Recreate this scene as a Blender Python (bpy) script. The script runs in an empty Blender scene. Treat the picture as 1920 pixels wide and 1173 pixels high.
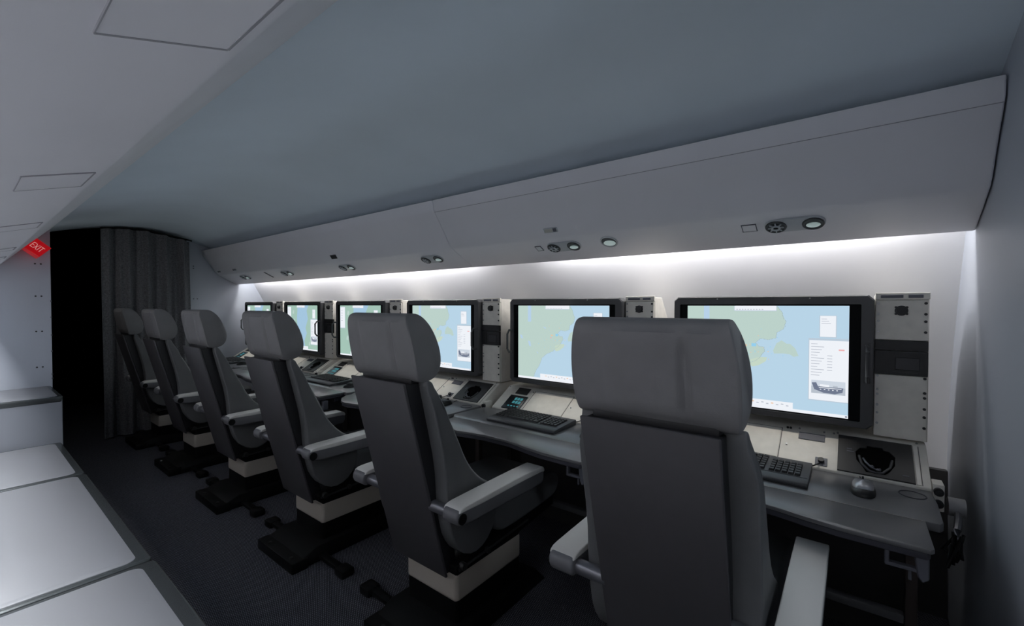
import bpy, bmesh, math, random
from mathutils import Vector, Matrix
S = bpy.context.scene
COL = S.collection
random.seed(4)

# ------------------------------------------------------------------ camera
F_PX, HOR, CAM_Z = 818.0, 572.0, 1.345
yaw = math.atan2(640.0, 818.0)
pitch = math.atan((586.5 - HOR) / F_PX)
cam_d = bpy.data.cameras.new('camera')
cam = bpy.data.objects.new('camera', cam_d)
COL.objects.link(cam)
cam_d.sensor_width = 36.0
cam_d.lens = F_PX / 1920.0 * 36.0
cam_d.clip_start = 0.01
cam.location = (0, 0, CAM_Z)
cam.rotation_euler = (math.pi / 2 - pitch, 0, yaw)
S.camera = cam

# ------------------------------------------------------------------ world, exposure
W = bpy.data.worlds.new('world')
S.world = W
W.use_nodes = True
W.node_tree.nodes['Background'].inputs[0].default_value = (0.6, 0.7, 0.85, 1)
W.node_tree.nodes['Background'].inputs[1].default_value = 0.02
S.view_settings.view_transform = 'Standard'
S.view_settings.look = 'None'
S.view_settings.exposure = 0.0
S.view_settings.gamma = 1.0
S.view_settings.use_curve_mapping = False

# lamp powers, gathered here for tuning
P_WALL = 5.2       # per metre, strip behind the right bin
P_LEFT = 15.0       # per metre, strip behind the left bin
P_CEIL_FILL = 5.0       # per metre, added ceiling fill on top of the left bin
P_AFT_FILL = 6.0       # added fill lamp in the aft cabin
P_VEST_FILL = 0.8  # added fill lamp in the vestibule
P_READ = 9.0       # each lit reading lamp
C_WALL = (1.0, 0.985, 0.97)
C_LEFT = (0.96, 0.98, 1.0)
C_COOL = (0.78, 0.89, 1.0)

# ------------------------------------------------------------------ materials
def mat(name, col, rough=0.6, metal=0.0, noise=0.0, nscale=60.0, bump=0.0, bscale=400.0, spec=0.5, emit=None, estr=1.0, coat=0.0):
    m = bpy.data.materials.new(name)
    m.use_nodes = True
    nt = m.node_tree
    b = nt.nodes['Principled BSDF']
    b.inputs['Base Color'].default_value = (*col, 1)
    b.inputs['Roughness'].default_value = rough
    b.inputs['Metallic'].default_value = metal
    b.inputs['Specular IOR Level'].default_value = spec
    if coat:
        b.inputs['Coat Weight'].default_value = coat
    if noise or bump:
        tc = nt.nodes.new('ShaderNodeTexCoord')
    if noise:
        n = nt.nodes.new('ShaderNodeTexNoise')
        n.inputs['Scale'].default_value = nscale
        n.inputs['Detail'].default_value = 4
        r = nt.nodes.new('ShaderNodeValToRGB')
        r.color_ramp.elements[0].position = 0.3
        r.color_ramp.elements[1].position = 0.7
        r.color_ramp.elements[0].color = (*[c * (1 - noise) for c in col], 1)
        r.color_ramp.elements[1].color = (*[min(1, c * (1 + noise)) for c in col], 1)
        nt.links.new(tc.outputs['Object'], n.inputs['Vector'])
        nt.links.new(n.outputs['Fac'], r.inputs['Fac'])
        nt.links.new(r.outputs['Color'], b.inputs['Base Color'])
    if bump:
        n2 = nt.nodes.new('ShaderNodeTexNoise')
        n2.inputs['Scale'].default_value = bscale
        bp = nt.nodes.new('ShaderNodeBump')
        bp.inputs['Strength'].default_value = bump
        bp.inputs['Distance'].default_value = 0.002
        nt.links.new(tc.outputs['Object'], n2.inputs['Vector'])
        nt.links.new(n2.outputs['Fac'], bp.inputs['Height'])
        nt.links.new(bp.outputs['Normal'], b.inputs['Normal'])
    if emit:
        b.inputs['Emission Color'].default_value = (*emit, 1)
        b.inputs['Emission Strength'].default_value = estr
    return m

def glow(name, col, s=1.0):
    m = bpy.data.materials.new(name)
    m.use_nodes = True
    nt = m.node_tree
    for n in list(nt.nodes):
        nt.nodes.remove(n)
    e = nt.nodes.new('ShaderNodeEmission')
    o = nt.nodes.new('ShaderNodeOutputMaterial')
    e.inputs[0].default_value = (*col, 1)
    e.inputs[1].default_value = s
    nt.links.new(e.outputs[0], o.inputs[0])
    return m

def carpet_mat():
    m = bpy.data.materials.new('woven_carpet')
    m.use_nodes = True
    nt = m.node_tree
    b = nt.nodes['Principled BSDF']
    b.inputs['Roughness'].default_value = 0.95
    b.inputs['Specular IOR Level'].default_value = 0.15
    tc = nt.nodes.new('ShaderNodeTexCoord')
    mp = nt.nodes.new('ShaderNodeMapping')
    mp.inputs['Rotation'].default_value = (0, 0, 0.5)
    w = nt.nodes.new('ShaderNodeTexBrick')
    w.inputs['Scale'].default_value = 34
    w.inputs['Color1'].default_value = (0.15, 0.15, 0.172, 1)
    w.inputs['Color2'].default_value = (0.105, 0.106, 0.125, 1)
    w.inputs['Mortar'].default_value = (0.02, 0.02, 0.025, 1)
    w.inputs['Mortar Size'].default_value = 0.06
    nt.links.new(tc.outputs['Object'], mp.inputs['Vector'])
    nt.links.new(mp.outputs['Vector'], w.inputs['Vector'])
    nt.links.new(w.outputs['Color'], b.inputs['Base Color'])
    bp = nt.nodes.new('ShaderNodeBump')
    bp.inputs['Strength'].default_value = 0.5
    bp.inputs['Distance'].default_value = 0.004
    nt.links.new(w.outputs['Color'], bp.inputs['Height'])
    nt.links.new(bp.outputs['Normal'], b.inputs['Normal'])
    return m

def curtain_mat():
    m = mat('curtain_cloth', (0.14, 0.14, 0.148), 0.9, noise=0.3, nscale=80, bump=0.6, bscale=160, spec=0.2)
    return m

M = {}
M['wall'] = mat('wall_laminate', (0.80, 0.80, 0.81), 0.55, bump=0.05, bscale=900)
M['bulk'] = mat('bulkhead_laminate', (0.46, 0.49, 0.55), 0.5, bump=0.05, bscale=900)
M['ceil'] = mat('ceiling_panel', (0.69, 0.78, 0.86), 0.62, noise=0.03, nscale=2)
M['bin'] = mat('bin_plastic', (0.80, 0.80, 0.84), 0.5, noise=0.02, nscale=3)
M['seam'] = mat('dark_seam', (0.36, 0.36, 0.39), 0.8)
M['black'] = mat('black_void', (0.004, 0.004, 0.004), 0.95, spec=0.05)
M['carpet'] = carpet_mat()
M['curtain'] = curtain_mat()
M['cream'] = mat('cream_panel_paint', (0.86, 0.82, 0.74), 0.5, noise=0.05, nscale=25, bump=0.05)
M['cream_line'] = mat('panel_gap', (0.16, 0.15, 0.14), 0.8)
M['screw'] = mat('dark_screw', (0.05, 0.05, 0.05), 0.45, 0.6)
M['zinc'] = mat('zinc_screw', (0.4, 0.4, 0.4), 0.4, 0.9)
M['module'] = mat('black_module', (0.018, 0.018, 0.02), 0.45, bump=0.1)
M['darkpanel'] = mat('charcoal_panel', (0.035, 0.034, 0.034), 0.5, bump=0.1)
M['slate'] = mat('slate_label', (0.12, 0.125, 0.15), 0.5)
M['bezel'] = mat('monitor_casing', (0.07, 0.07, 0.074), 0.42, bump=0.08)
M['panelglass'] = mat('screen_border', (0.002, 0.003, 0.004), 0.5, spec=0.1)
M['leather'] = mat('grey_leather', (0.165, 0.162, 0.166), 0.5, noise=0.06, nscale=14, bump=0.25, bscale=320)
M['leather_dark'] = mat('dark_leather', (0.105, 0.107, 0.110), 0.55, noise=0.06, nscale=14, bump=0.25, bscale=320)
M['bolster_highlight'] = mat('bolster_highlight_grey', (0.3, 0.3, 0.29), 0.5)  # highlight on the bolster edges, drawn as a pale line
M['shell'] = mat('charcoal_shell', (0.055, 0.052, 0.057), 0.42, noise=0.04, nscale=30, bump=0.12, bscale=700)
M['shell_side'] = mat('black_shell_edge', (0.012, 0.012, 0.014), 0.45)
M['arm'] = mat('armrest_pad_lit', (0.6, 0.59, 0.565), 0.45, bump=0.1)  # pale colour holds the light falling on the armrest tops
M['armbody'] = mat('armrest_body', (0.13, 0.13, 0.14), 0.45)
M['steel'] = mat('satin_steel', (0.2, 0.2, 0.22), 0.35, 0.7)
M['blackmetal'] = mat('black_metal', (0.004, 0.004, 0.004), 0.5, spec=0.25)
M['band'] = mat('band_with_reflection', (0.6, 0.54, 0.47), 0.35, 0.3)  # beige base colour stands in for a reflection on the polished band
M['desk'] = mat('desk_laminate', (0.15, 0.15, 0.155), 0.3, noise=0.05, nscale=8)
M['deskedge'] = mat('desk_edge', (0.05, 0.05, 0.065), 0.5)
M['deskline'] = mat('desk_hinge_line', (0.33, 0.31, 0.29), 0.4, 0.5)
M['key'] = mat('black_key', (0.022, 0.022, 0.024), 0.45)
M['kbd'] = mat('keyboard_body', (0.05, 0.052, 0.057), 0.45)
M['mouse_top'] = mat('silver_mouse_top', (0.5, 0.5, 0.52), 0.3, 0.55)
M['mouse_base'] = mat('black_mouse_base', (0.012, 0.012, 0.013), 0.4)
M['cab_top'] = mat('cabinet_top_panel', (0.225, 0.23, 0.247), 0.33)
M['cab_rim'] = mat('cabinet_rim', (0.10, 0.11, 0.115), 0.25, 0.6)
M['cab_side'] = mat('cabinet_side', (0.24, 0.255, 0.29), 0.5)
M['cab_dark'] = mat('cabinet_charcoal_side', (0.03, 0.03, 0.033), 0.5)
M['left_wall'] = mat('left_wall_lining', (0.22, 0.22, 0.23), 0.7, noise=0.03)
M['lens'] = mat('lamp_lens', (0.62, 0.74, 0.73), 0.15, emit=(0.6, 0.75, 0.72), estr=0.25)
M['nozzle'] = mat('dark_nozzle', (0.03, 0.035, 0.04), 0.35)
M['plate'] = mat('service_plate', (0.48, 0.51, 0.54), 0.4)
M['red'] = mat('red_sign', (0.6, 0.0, 0.006), 0.4, emit=(0.9, 0.0, 0.008), estr=0.25)
M['redside'] = mat('red_sign_edge', (0.6, 0.01, 0.012), 0.35, emit=(0.9, 0.015, 0.02), estr=0.2)
M['signtext'] = mat('sign_letters', (0.8, 0.55, 0.5), 0.5, emit=(0.9, 0.5, 0.45), estr=0.35)
M['cable'] = mat('black_cable', (0.01, 0.01, 0.01), 0.4)
M['strip'] = glow('strip_diffuser', (1, 0.98, 0.96), 1.0)
M['lcd'] = mat('lcd_glass', (0.008, 0.012, 0.016), 0.15)
M['teal'] = glow('lcd_glow', (0.08, 0.33, 0.38), 0.6)
M['sea'] = glow('map_sea', (0.48, 0.66, 0.80))
M['land'] = glow('map_land', (0.50, 0.64, 0.59))
M['land_green'] = glow('map_land_deeper', (0.37, 0.55, 0.47))
M['sea_blue'] = glow('map_sea_deeper', (0.37, 0.56, 0.73))
M['lake'] = glow('map_lake', (0.47, 0.63, 0.80))
M['yellowland'] = glow('map_island', (0.56, 0.68, 0.57))
M['coast'] = glow('map_coast', (0.36, 0.47, 0.50))
M['white'] = glow('window_white', (0.86, 0.89, 0.94))
M['grey_text'] = glow('window_text', (0.52, 0.55, 0.62))
M['red_text'] = glow('window_red', (0.85, 0.42, 0.42))
M['orange_text'] = glow('map_orange', (0.85, 0.55, 0.35))
M['cyan_text'] = glow('map_cyan', (0.30, 0.62, 0.85))
M['shadow_line'] = glow('window_edge', (0.50, 0.60, 0.70))
M['ship_dark'] = glow('ship_hull', (0.16, 0.19, 0.27))
M['ship_mid'] = glow('ship_water', (0.48, 0.53, 0.60))
M['ship_sky'] = glow('ship_sky', (0.62, 0.68, 0.76))

# ------------------------------------------------------------------ mesh builder
class MB:
    def __init__(self):
        self.v = []; self.f = []; self.mi = []; self.sm = []
    def add(self, bm, mi=0, smooth=False):
        o = len(self.v)
        bm.verts.index_update()
        for v in bm.verts: self.v.append(v.co.copy())
        for f in bm.faces:
            self.f.append([o + v.index for v in f.verts]); self.mi.append(mi); self.sm.append(smooth)
        bm.free()
        return self
    def raw(self, vs, fs, mi=0, smooth=False):
        o = len(self.v)
        self.v += [Vector(p) for p in vs]
        for f in fs:
            self.f.append([o + i for i in f]); self.mi.append(mi); self.sm.append(smooth)
        return self
    def box(self, x0, x1, y0, y1, z0, z1, bev=0.0, seg=2, mi=0, mtx=None, smooth=None):
        bm = bmesh.new()
        bmesh.ops.create_cube(bm, size=1)
        for v in bm.verts:
            v.co = Vector(((x0 + x1) / 2 + v.co.x * (x1 - x0), (y0 + y1) / 2 + v.co.y * (y1 - y0), (z0 + z1) / 2 + v.co.z * (z1 - z0)))
        if bev:
            bmesh.ops.bevel(bm, geom=bm.edges[:], offset=bev, segments=seg, profile=0.5, affect='EDGES')
        if mtx is not None: bmesh.ops.transform(bm, matrix=mtx, verts=bm.verts)
        return self.add(bm, mi, bool(bev) if smooth is None else smooth)
    def prism(self, poly, axis, a, b, bev=0.0, seg=2, mi=0, mtx=None, smooth=None):
        """extrude a 2-D polygon along an axis; poly is in the two other axes, in order"""
        bm = bmesh.new()
        def P(p, t):
            if axis == 'x': return (t, p[0], p[1])
            if axis == 'y': return (p[0], t, p[1])
            return (p[0], p[1], t)
        A = [bm.verts.new(P(p, a)) for p in poly]
        B = [bm.verts.new(P(p, b)) for p in poly]
        n = len(poly)
        bm.faces.new(A); bm.faces.new(B[::-1])
        for i in range(n): bm.faces.new((A[i], B[i], B[(i + 1) % n], A[(i + 1) % n])[::-1])
        bmesh.ops.recalc_face_normals(bm, faces=bm.faces)
        if bev:
            es = [e for e in bm.edges if e.is_manifold and e.calc_face_angle(0) > 0.6]
            bmesh.ops.bevel(bm, geom=es, offset=bev, segments=seg, profile=0.5, affect='EDGES', clamp_overlap=True)
        if mtx is not None: bmesh.ops.transform(bm, matrix=mtx, verts=bm.verts)
        return self.add(bm, mi, bool(bev) if smooth is None else smooth)
    def cyl(self, p0, p1, r, r2=None, n=20, mi=0, smooth=True):
        p0 = Vector(p0); p1 = Vector(p1); d = p1 - p0
        bm = bmesh.new()
        bmesh.ops.create_cone(bm, cap_ends=True, segments=n, radius1=r, radius2=r if r2 is None else r2, depth=d.length)
        q = Vector((0, 0, 1)).rotation_difference(d.normalized())
        bmesh.ops.transform(bm, matrix=Matrix.Translation((p0 + p1) / 2) @ q.to_matrix().to_4x4(), verts=bm.verts)
        return self.add(bm, mi, smooth)
    def ball(self, c, rx, ry, rz, n=16, mi=0):
        bm = bmesh.new()
        bmesh.ops.create_uvsphere(bm, u_segments=n, v_segments=max(6, n // 2), radius=1)
        for v in bm.verts: v.co = Vector((c[0] + v.co.x * rx, c[1] + v.co.y * ry, c[2] + v.co.z * rz))
        return self.add(bm, mi, True)
    def tube(self, pts, r, n=8, mi=0, closed=False):
        pts = [Vector(p) for p in pts]; N = len(pts); rings = []
        vs = []; fs = []
        up = Vector((0.13, 0.2, 1)).normalized()
        for i, p in enumerate(pts):
            a = pts[i - 1] if (i or closed) else p
            b = pts[(i + 1) % N] if (i < N - 1 or closed) else p
            d = (b - a).normalized()
            s = d.cross(up)
            if s.length < 1e-4: s = d.cross(Vector((1, 0, 0)))
            s.normalize(); t = s.cross(d)
            for k in range(n):
                an = 2 * math.pi * k / n
                vs.append(p + s * math.cos(an) * r + t * math.sin(an) * r)
        L = N if closed else N - 1
        for i in range(L):
            j = (i + 1) % N
            for k in range(n):
                k2 = (k + 1) % n
                fs.append((i * n + k, i * n + k2, j * n + k2, j * n + k))
        if not closed:
            fs.append(tuple(range(n))[::-1]); fs.append(tuple((N - 1) * n + k for k in range(n)))
        return self.raw(vs, fs, mi, True)
    def ring(self, c, ax, R, r, n=24, m=8, mi=0, sx=1.0):
        """torus round axis 'x','y' or 'z' (or a Matrix placing a z-axis torus)"""
        pts = []
        for k in range(n):
            a = 2 * math.pi * k / n
            p = Vector((R * math.cos(a) * sx, R * math.sin(a), 0))
            if isinstance(ax, Matrix): p = ax @ p
            elif ax == 'x': p = Vector((0, p.x, p.y))
            elif ax == 'y': p = Vector((p.x, 0, p.y))
            pts.append(Vector(c) + p)
        return self.tube(pts, r, m, mi, closed=True)
    def build(self, name, mats, parent=None, base=(0, 0, 0), sharp=0.6):
        me = bpy.data.meshes.new(name)
        b = Vector(base)
        me.from_pydata([tuple(v - b) for v in self.v], [], self.f)
        if not isinstance(mats, (list, tuple)): mats = [mats]
        for m in mats: me.materials.append(m)
        me.polygons.foreach_set('material_index', self.mi)
        me.polygons.foreach_set('use_smooth', self.sm)
        if any(self.sm):
            me.set_sharp_from_angle(angle=sharp)
        me.update()
        o = bpy.data.objects.new(name, me)
        COL.objects.link(o)
        if parent is not None: o.parent = parent
        return o

BASE = {}
def thing(name, label, cat, base, group=None):
    o = bpy.data.objects.new(name, None)
    o.empty_display_size = 0.05
    COL.objects.link(o)
    o.location = base
    o['label'] = label; o['category'] = cat
    if group: o['group'] = group
    BASE[o] = Vector(base)
    return o
def part(name, mb, m, parent, label=None, kind=None):
    b = BASE[parent]
    o = mb.build(name, m, parent, b)
    BASE[o] = b
    if label: o['label'] = label
    if kind: o['kind'] = kind
    return o
def single(name, mb, m, label, cat, base=(0, 0, 0), group=None):
    o = mb.build(name, m, None, base)
    o.location = base
    BASE[o] = Vector(base)
    o['label'] = label; o['category'] = cat
    if group: o['group'] = group
    return o
def struct(name, mb, m):
    o = mb.build(name, m)
    o['kind'] = 'structure'
    return o
def copy_tree(o, parent=None):
    c = o.copy(); COL.objects.link(c)
    if parent is not None: c.parent = parent
    for ch in list(o.children): copy_tree(ch, c)
    return c
def dup(root, loc, label):
    r = copy_tree(root)
    r.location = loc
    r['label'] = label
    return r

def bezier_profile(pts, it=2, closed=True):
    """Chaikin smoothing of a 2-D polygon"""
    for _ in range(it):
        q = []
        n = len(pts)
        rng = range(n) if closed else range(n - 1)
        if not closed: q.append(pts[0])
        for i in rng:
            a, b = pts[i], pts[(i + 1) % n]
            q.append((a[0] * .75 + b[0] * .25, a[1] * .75 + b[1] * .25))
            q.append((a[0] * .25 + b[0] * .75, a[1] * .25 + b[1] * .75))
        if not closed: q.append(pts[-1])
        pts = q
    return pts

def sheet(profile, x0, x1, nx=1, thick=0.02, smooth=True, mi=0):
    """a panel swept along X from an open (y,z) profile, given thickness away from the profile's left side"""
    n = len(profile); nrm = []
    for i in range(n):
        a = profile[max(0, i - 1)]; b = profile[min(n - 1, i + 1)]
        dy, dz = b[0] - a[0], b[1] - a[1]; l = math.hypot(dy, dz)
        nrm.append((-dz / l, dy / l))
    outer = [(p[0] + q[0] * thick, p[1] + q[1] * thick) for p, q in zip(profile, nrm)]
    mb = MB()
    poly = list(profile) + outer[::-1]
    m = len(poly); vs = []; fs = []
    xs = [x0 + (x1 - x0) * i / nx for i in range(nx + 1)]
    for x in xs:
        for p in poly: vs.append((x, p[0], p[1]))
    for i in range(nx):
        for k in range(m):
            k2 = (k + 1) % m
            fs.append((i * m + k, i * m + k2, (i + 1) * m + k2, (i + 1) * m + k))
    for k in range(n - 1):
        o = nx * m
        fs.append((k, m - 1 - k, m - 2 - k, k + 1))
        fs.append((o + k, o + k + 1, o + m - 2 - k, o + m - 1 - k))
    mb.raw(vs, fs, mi, smooth)
    bm = bmesh.new()
    vv = [bm.verts.new(v) for v in mb.v]
    for f in mb.f: bm.faces.new([vv[i] for i in f])
    bmesh.ops.recalc_face_normals(bm, faces=bm.faces)
    r = MB(); r.add(bm, mi, smooth)
    return r

X_AFT, X_FWD, X_PART, X_REAR = 0.333, -6.06, -4.66, 1.6
Y_LEFT = -0.32

# ------------------------------------------------------------------ the room
struct('floor', MB().box(-8.2, X_REAR, -0.5, 2.8, -0.04, 0.0), M['carpet'])

ceil_prof = [(-0.42, 1.70), (0.20, 1.86), (0.445, 1.99), (0.6, 2.06), (0.9, 2.135), (1.25, 2.17), (1.5, 2.145), (1.66, 2.10), (1.8, 2.05), (2.0, 1.985), (2.2, 1.93), (2.4, 1.90)]
ceil_prof = bezier_profile(ceil_prof, 2, closed=False)
struct('ceiling', sheet(ceil_prof, X_FWD, X_REAR, 1, 0.02), M['ceil'])

side_prof = [(2.62, -0.02), (2.69, 0.4), (2.69, 0.785), (2.62, 1.1), (2.47, 1.43), (2.37, 1.62), (2.335, 1.74), (2.315, 1.86), (2.30, 1.96)]
side_prof = bezier_profile(side_prof, 1, closed=False)
struct('wall_right', sheet([(y, z) for y, z in side_prof][::-1], X_FWD, X_AFT + 0.02, 1, 0.02), M['wall'])

struct('wall_aft', MB().box(X_AFT, X_AFT + 0.04, 1.15, 2.9, 0, 2.3, 0.004), M['bulk'])
struct('wall_rear', MB().box(X_REAR, X_REAR + 0.04, -0.5, 1.3, 0, 2.3), M['darkpanel'])
struct('wall_aft_corridor', MB().box(X_AFT + 0.04, X_REAR, 1.15, 1.19, 0, 2.25), M['bulk'])
struct('wall_left', MB().box(-8.2, X_REAR, Y_LEFT - 0.04, Y_LEFT, 0, 1.78), M['left_wall'])

# forward bulkhead right of the curtain, with rivet pairs
fb = MB()
fb.prism([(1.66, 0), (2.75, 0), (2.75, 2.0), (1.66, 2.09)], 'x', X_FWD - 0.03, X_FWD)
wf = struct('wall_forward', fb, M['bulk'])
rv = MB()
for (y, z) in [(1.722, 1.80), (1.722, 1.775), (1.72, 1.42), (1.757, 1.42), (1.72, 1.04), (1.757, 1.04)]:
    rv.cyl((X_FWD, y, z), (X_FWD + 0.004, y, z), 0.007, n=10)
o = rv.build('rivets', M['slate'], wf)
o['label'] = 'small dark rivets'

# left partition beside the opening
pb = MB()
pb.prism([(Y_LEFT, 0), (0.440, 0), (0.440, 1.93), (0.2, 1.66), (Y_LEFT, 1.5)], 'x', X_PART - 0.03, X_PART)
wp = struct('wall_forward_left', pb, M['bulk'])
rv = MB()
for z in (1.645, 1.411, 1.155, 0.895):
    for y in (0.363, 0.392): rv.cyl((X_PART, y, z), (X_PART + 0.003, y, z), 0.0055, n=10)
o = rv.build('rivets', M['screw'], wp); o['label'] = 'small dark rivets in pairs'
cl = MB()
for z in (1.37, 1.25, 1.12, 1.0, 0.83, 0.80): cl.box(X_PART - 0.002, X_PART + 0.004, 0.436, 0.443, z, z + 0.012)
o = cl.build('edge_clips', M['slate'], wp)

struct('lower_wall_shade_1', MB().prism([(2.60, 0), (2.66, 0.62), (2.69, 0.62), (2.69, 0)], 'x', X_FWD + 0.002, X_AFT - 0.002), M['darkpanel'])  # dark panel added as shade on the lower side wall
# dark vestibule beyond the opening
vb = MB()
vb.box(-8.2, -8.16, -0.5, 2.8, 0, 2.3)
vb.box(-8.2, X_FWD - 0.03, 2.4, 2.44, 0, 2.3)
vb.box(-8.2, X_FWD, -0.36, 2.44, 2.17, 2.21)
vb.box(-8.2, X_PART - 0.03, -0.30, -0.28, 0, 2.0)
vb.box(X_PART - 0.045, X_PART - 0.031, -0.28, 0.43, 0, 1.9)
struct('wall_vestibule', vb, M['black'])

# ------------------------------------------------------------------ right overhead bins
bin_face = [(1.80, 1.985), (1.808, 1.968), (1.812, 1.93), (1.822, 1.915), (1.849, 1.872), (1.856, 1.8665), (1.905, 1.795), (1.946, 1.729), (1.956, 1.722), (1.962, 1.711), (1.985, 1.698), (2.17, 1.602), (2.195, 1.606), (2.205, 1.62), (2.205, 1.89)]
bin_closed = bin_face + [(2.10, 1.925), (1.9, 1.975)]
X_SEAM = -2.03
LABEL_BIN = {0: 'long white overhead panel above the two nearest consoles, ending at the aft bulkhead', 1: 'long white overhead panel above the far consoles, running to the curtain'}
for i, (x0, x1) in enumerate([(X_SEAM + 0.0015, X_AFT - 0.004), (X_FWD + 0.004, X_SEAM - 0.0015)]):
    root = thing('overhead_bin', LABEL_BIN[i], 'overhead bin', ((x0 + x1) / 2, 1.95, 1.60), 'overhead bins above the consoles')
    mb = MB(); mb.prism(bin_closed, 'x', x0, x1, 0.006, 3)
    part('bin_shell', mb, M['bin'], root)
    if i == 0:
        ln = MB(); ln.box(x0, x1, 1.8208, 1.8232, 1.914, 1.916)
        part('trim_line', ln, M['seam'], root, 'thin dark seam line')
def bin_bottom(y):   # underside of the bin
    return 1.698 + (y - 1.985) * (1.602 - 1.698) / (2.17 - 1.985)
BANG = math.atan2(1.602 - 1.698, 2.17 - 1.985)
RB = Matrix.Rotation(BANG, 4, 'X')
def on_bin(x, y=2.045, lift=0.0):
    return Matrix.Translation((x, y, bin_bottom(y))) @ RB @ Matrix.Translation((0, 0, -lift))

def capsule(L, R, n=12):
    p = []
    for k in range(n + 1):
        a = -math.pi / 2 + math.pi * k / n; p.append((L + R * math.cos(a), R * math.sin(a)))
    for k in range(n + 1):
        a = math.pi / 2 + math.pi * k / n; p.append((-L + R * math.cos(a), R * math.sin(a)))
    return p
units = [(-0.187, 'nearest the aft bulkhead'), (-1.241, 'beside the oval recess'), (-2.30, 'just left of the bin seam'),
         (-3.36, 'below the dark square plate'), (-4.43, 'second from the curtain'), (-5.44, 'last one next to the curtain')]
for k, (ux, wh) in enumerate(units):
    root = thing('reading_light_unit', 'grey reading light and air nozzle unit under the bin, ' + wh, 'reading light', (ux, 2.045, bin_bottom(2.045)), 'reading light units under the overhead bins')
    T = on_bin(ux)
    mb = MB(); mb.prism(capsule(0.062, 0.040), 'z', -0.008, 0.004, 0.003, 2, mtx=T)
    part('plate', mb, M['plate'], root)
    mb = MB(); tr = (T @ Matrix.Translation((-0.062, 0, 0)))
    mb.ring(tr.translation + RB @ Vector((0, 0, -0.009)), RB, 0.033, 0.005)
    mb.cyl(tr @ Vector((0, 0, -0.006)), tr @ Vector((0, 0, -0.0105)), 0.031, n=24)
    nz = part('air_nozzle', mb, M['nozzle'], root)
    mb = MB()
    mb.ring(tr.translation + RB @ Vector((0.0, 0, -0.016)), RB, 0.013, 0.004)
    for a in range(8):
        an = a * math.pi / 4
        mb.box(0.016, 0.028, -0.002, 0.002, -0.016, -0.0095, mtx=tr @ Matrix.Rotation(an, 4, 'Z'))
    part('nozzle_ring', mb, M['plate'], nz)
    tl = (T @ Matrix.Translation((0.062, 0, 0)))
    mb = MB(); mb.ring(tl.translation + RB @ Vector((0, 0, -0.009)), RB, 0.032, 0.005)
    mb.cyl(tl @ Vector((0, 0, -0.006)), tl @ Vector((0, 0, -0.0095)), 0.031, n=24)
    cup = part('lamp_cup', mb, M['nozzle'], root)
    mb = MB(); mb.ball(tl @ Vector((0, 0.006, -0.010)), 0.024, 0.022, 0.010)
    part('lamp_lens', mb, M['lens'], cup, 'pale glass lens')
    ld = bpy.data.lights.new('reading_lamp', 'SPOT')
    ld.energy = P_READ; ld.spot_size = math.radians(38); ld.spot_blend = 0.9; ld.shadow_soft_size = 0.02; ld.color = (1.0, 0.95, 0.88)
    lo = bpy.data.objects.new('reading_lamp', ld); COL.objects.link(lo); lo.parent = root
    lo.location = (-0.03, 0.01, -0.035)
    lo.rotation_euler = (math.radians(2), math.radians(1), 0)

# small fittings on the bins
def plate_on_bottom(name, x, sx, sy, m, label, cat, rim=True):
    T = on_bin(x)
    root = thing(name, label, cat, (x, 2.045, bin_bottom(2.045)))
    mb = MB(); mb.box(-sx, sx, -sy, sy, -0.003, 0.002, 0.001, 1, mtx=T); part('cover', mb, m, root)
    mb = MB(); 
    for s in (-1, 1):
        mb.box(-sx - 0.002, sx + 0.002, s * sy - 0.0015, s * sy + 0.0015, -0.0035, 0.002, mtx=T)
        mb.box(s * sx - 0.0015, s * sx + 0.0015, -sy, sy, -0.0035, 0.002, mtx=T)
    part('rim', mb, M['slate'], root)
    return root
plate_on_bottom('access_cover', -0.345, 0.026, 0.022, M['bin'], 'small square cover outlined on the bin underside left of the nearest reading light', 'cover')
plate_on_bottom('indicator_window', -1.403, 0.018, 0.020, mat('pale_window', (0.72, 0.76, 0.78), 0.3), 'small pale rectangle left of the reading light beside the oval recess', 'indicator')
plate_on_bottom('slot_cover', -4.849, 0.012, 0.05, M['nozzle'], 'narrow dark slot under the bin between the two farthest reading lights', 'slot')
root = thing('oval_recess', 'open oval recess under the bin right of a reading light', 'recess', (-0.977, 2.045, bin_bottom(2.045)))
T = on_bin(-0.977)
mb = MB(); mb.ring(T.translation + RB @ Vector((0, 0, -0.002)), RB, 0.042, 0.004, n=32); part('rim', mb, M['plate'], root)
mb = MB(); mb.cyl(T @ Vector((0, 0, 0.002)), T @ Vector((0, 0, -0.002)), 0.041, n=32); part('recess_floor', mb, M['nozzle'], root, 'dark recess')
mb = MB(); mb.prism([(0.032 * math.cos(a), 0.010 + 0.022 * math.sin(a)) for a in [k * 2 * math.pi / 24 for k in range(24)]], 'z', -0.004, -0.001, mtx=T); part('lens', mb, M['lens'], root, 'pale lens')
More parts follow.
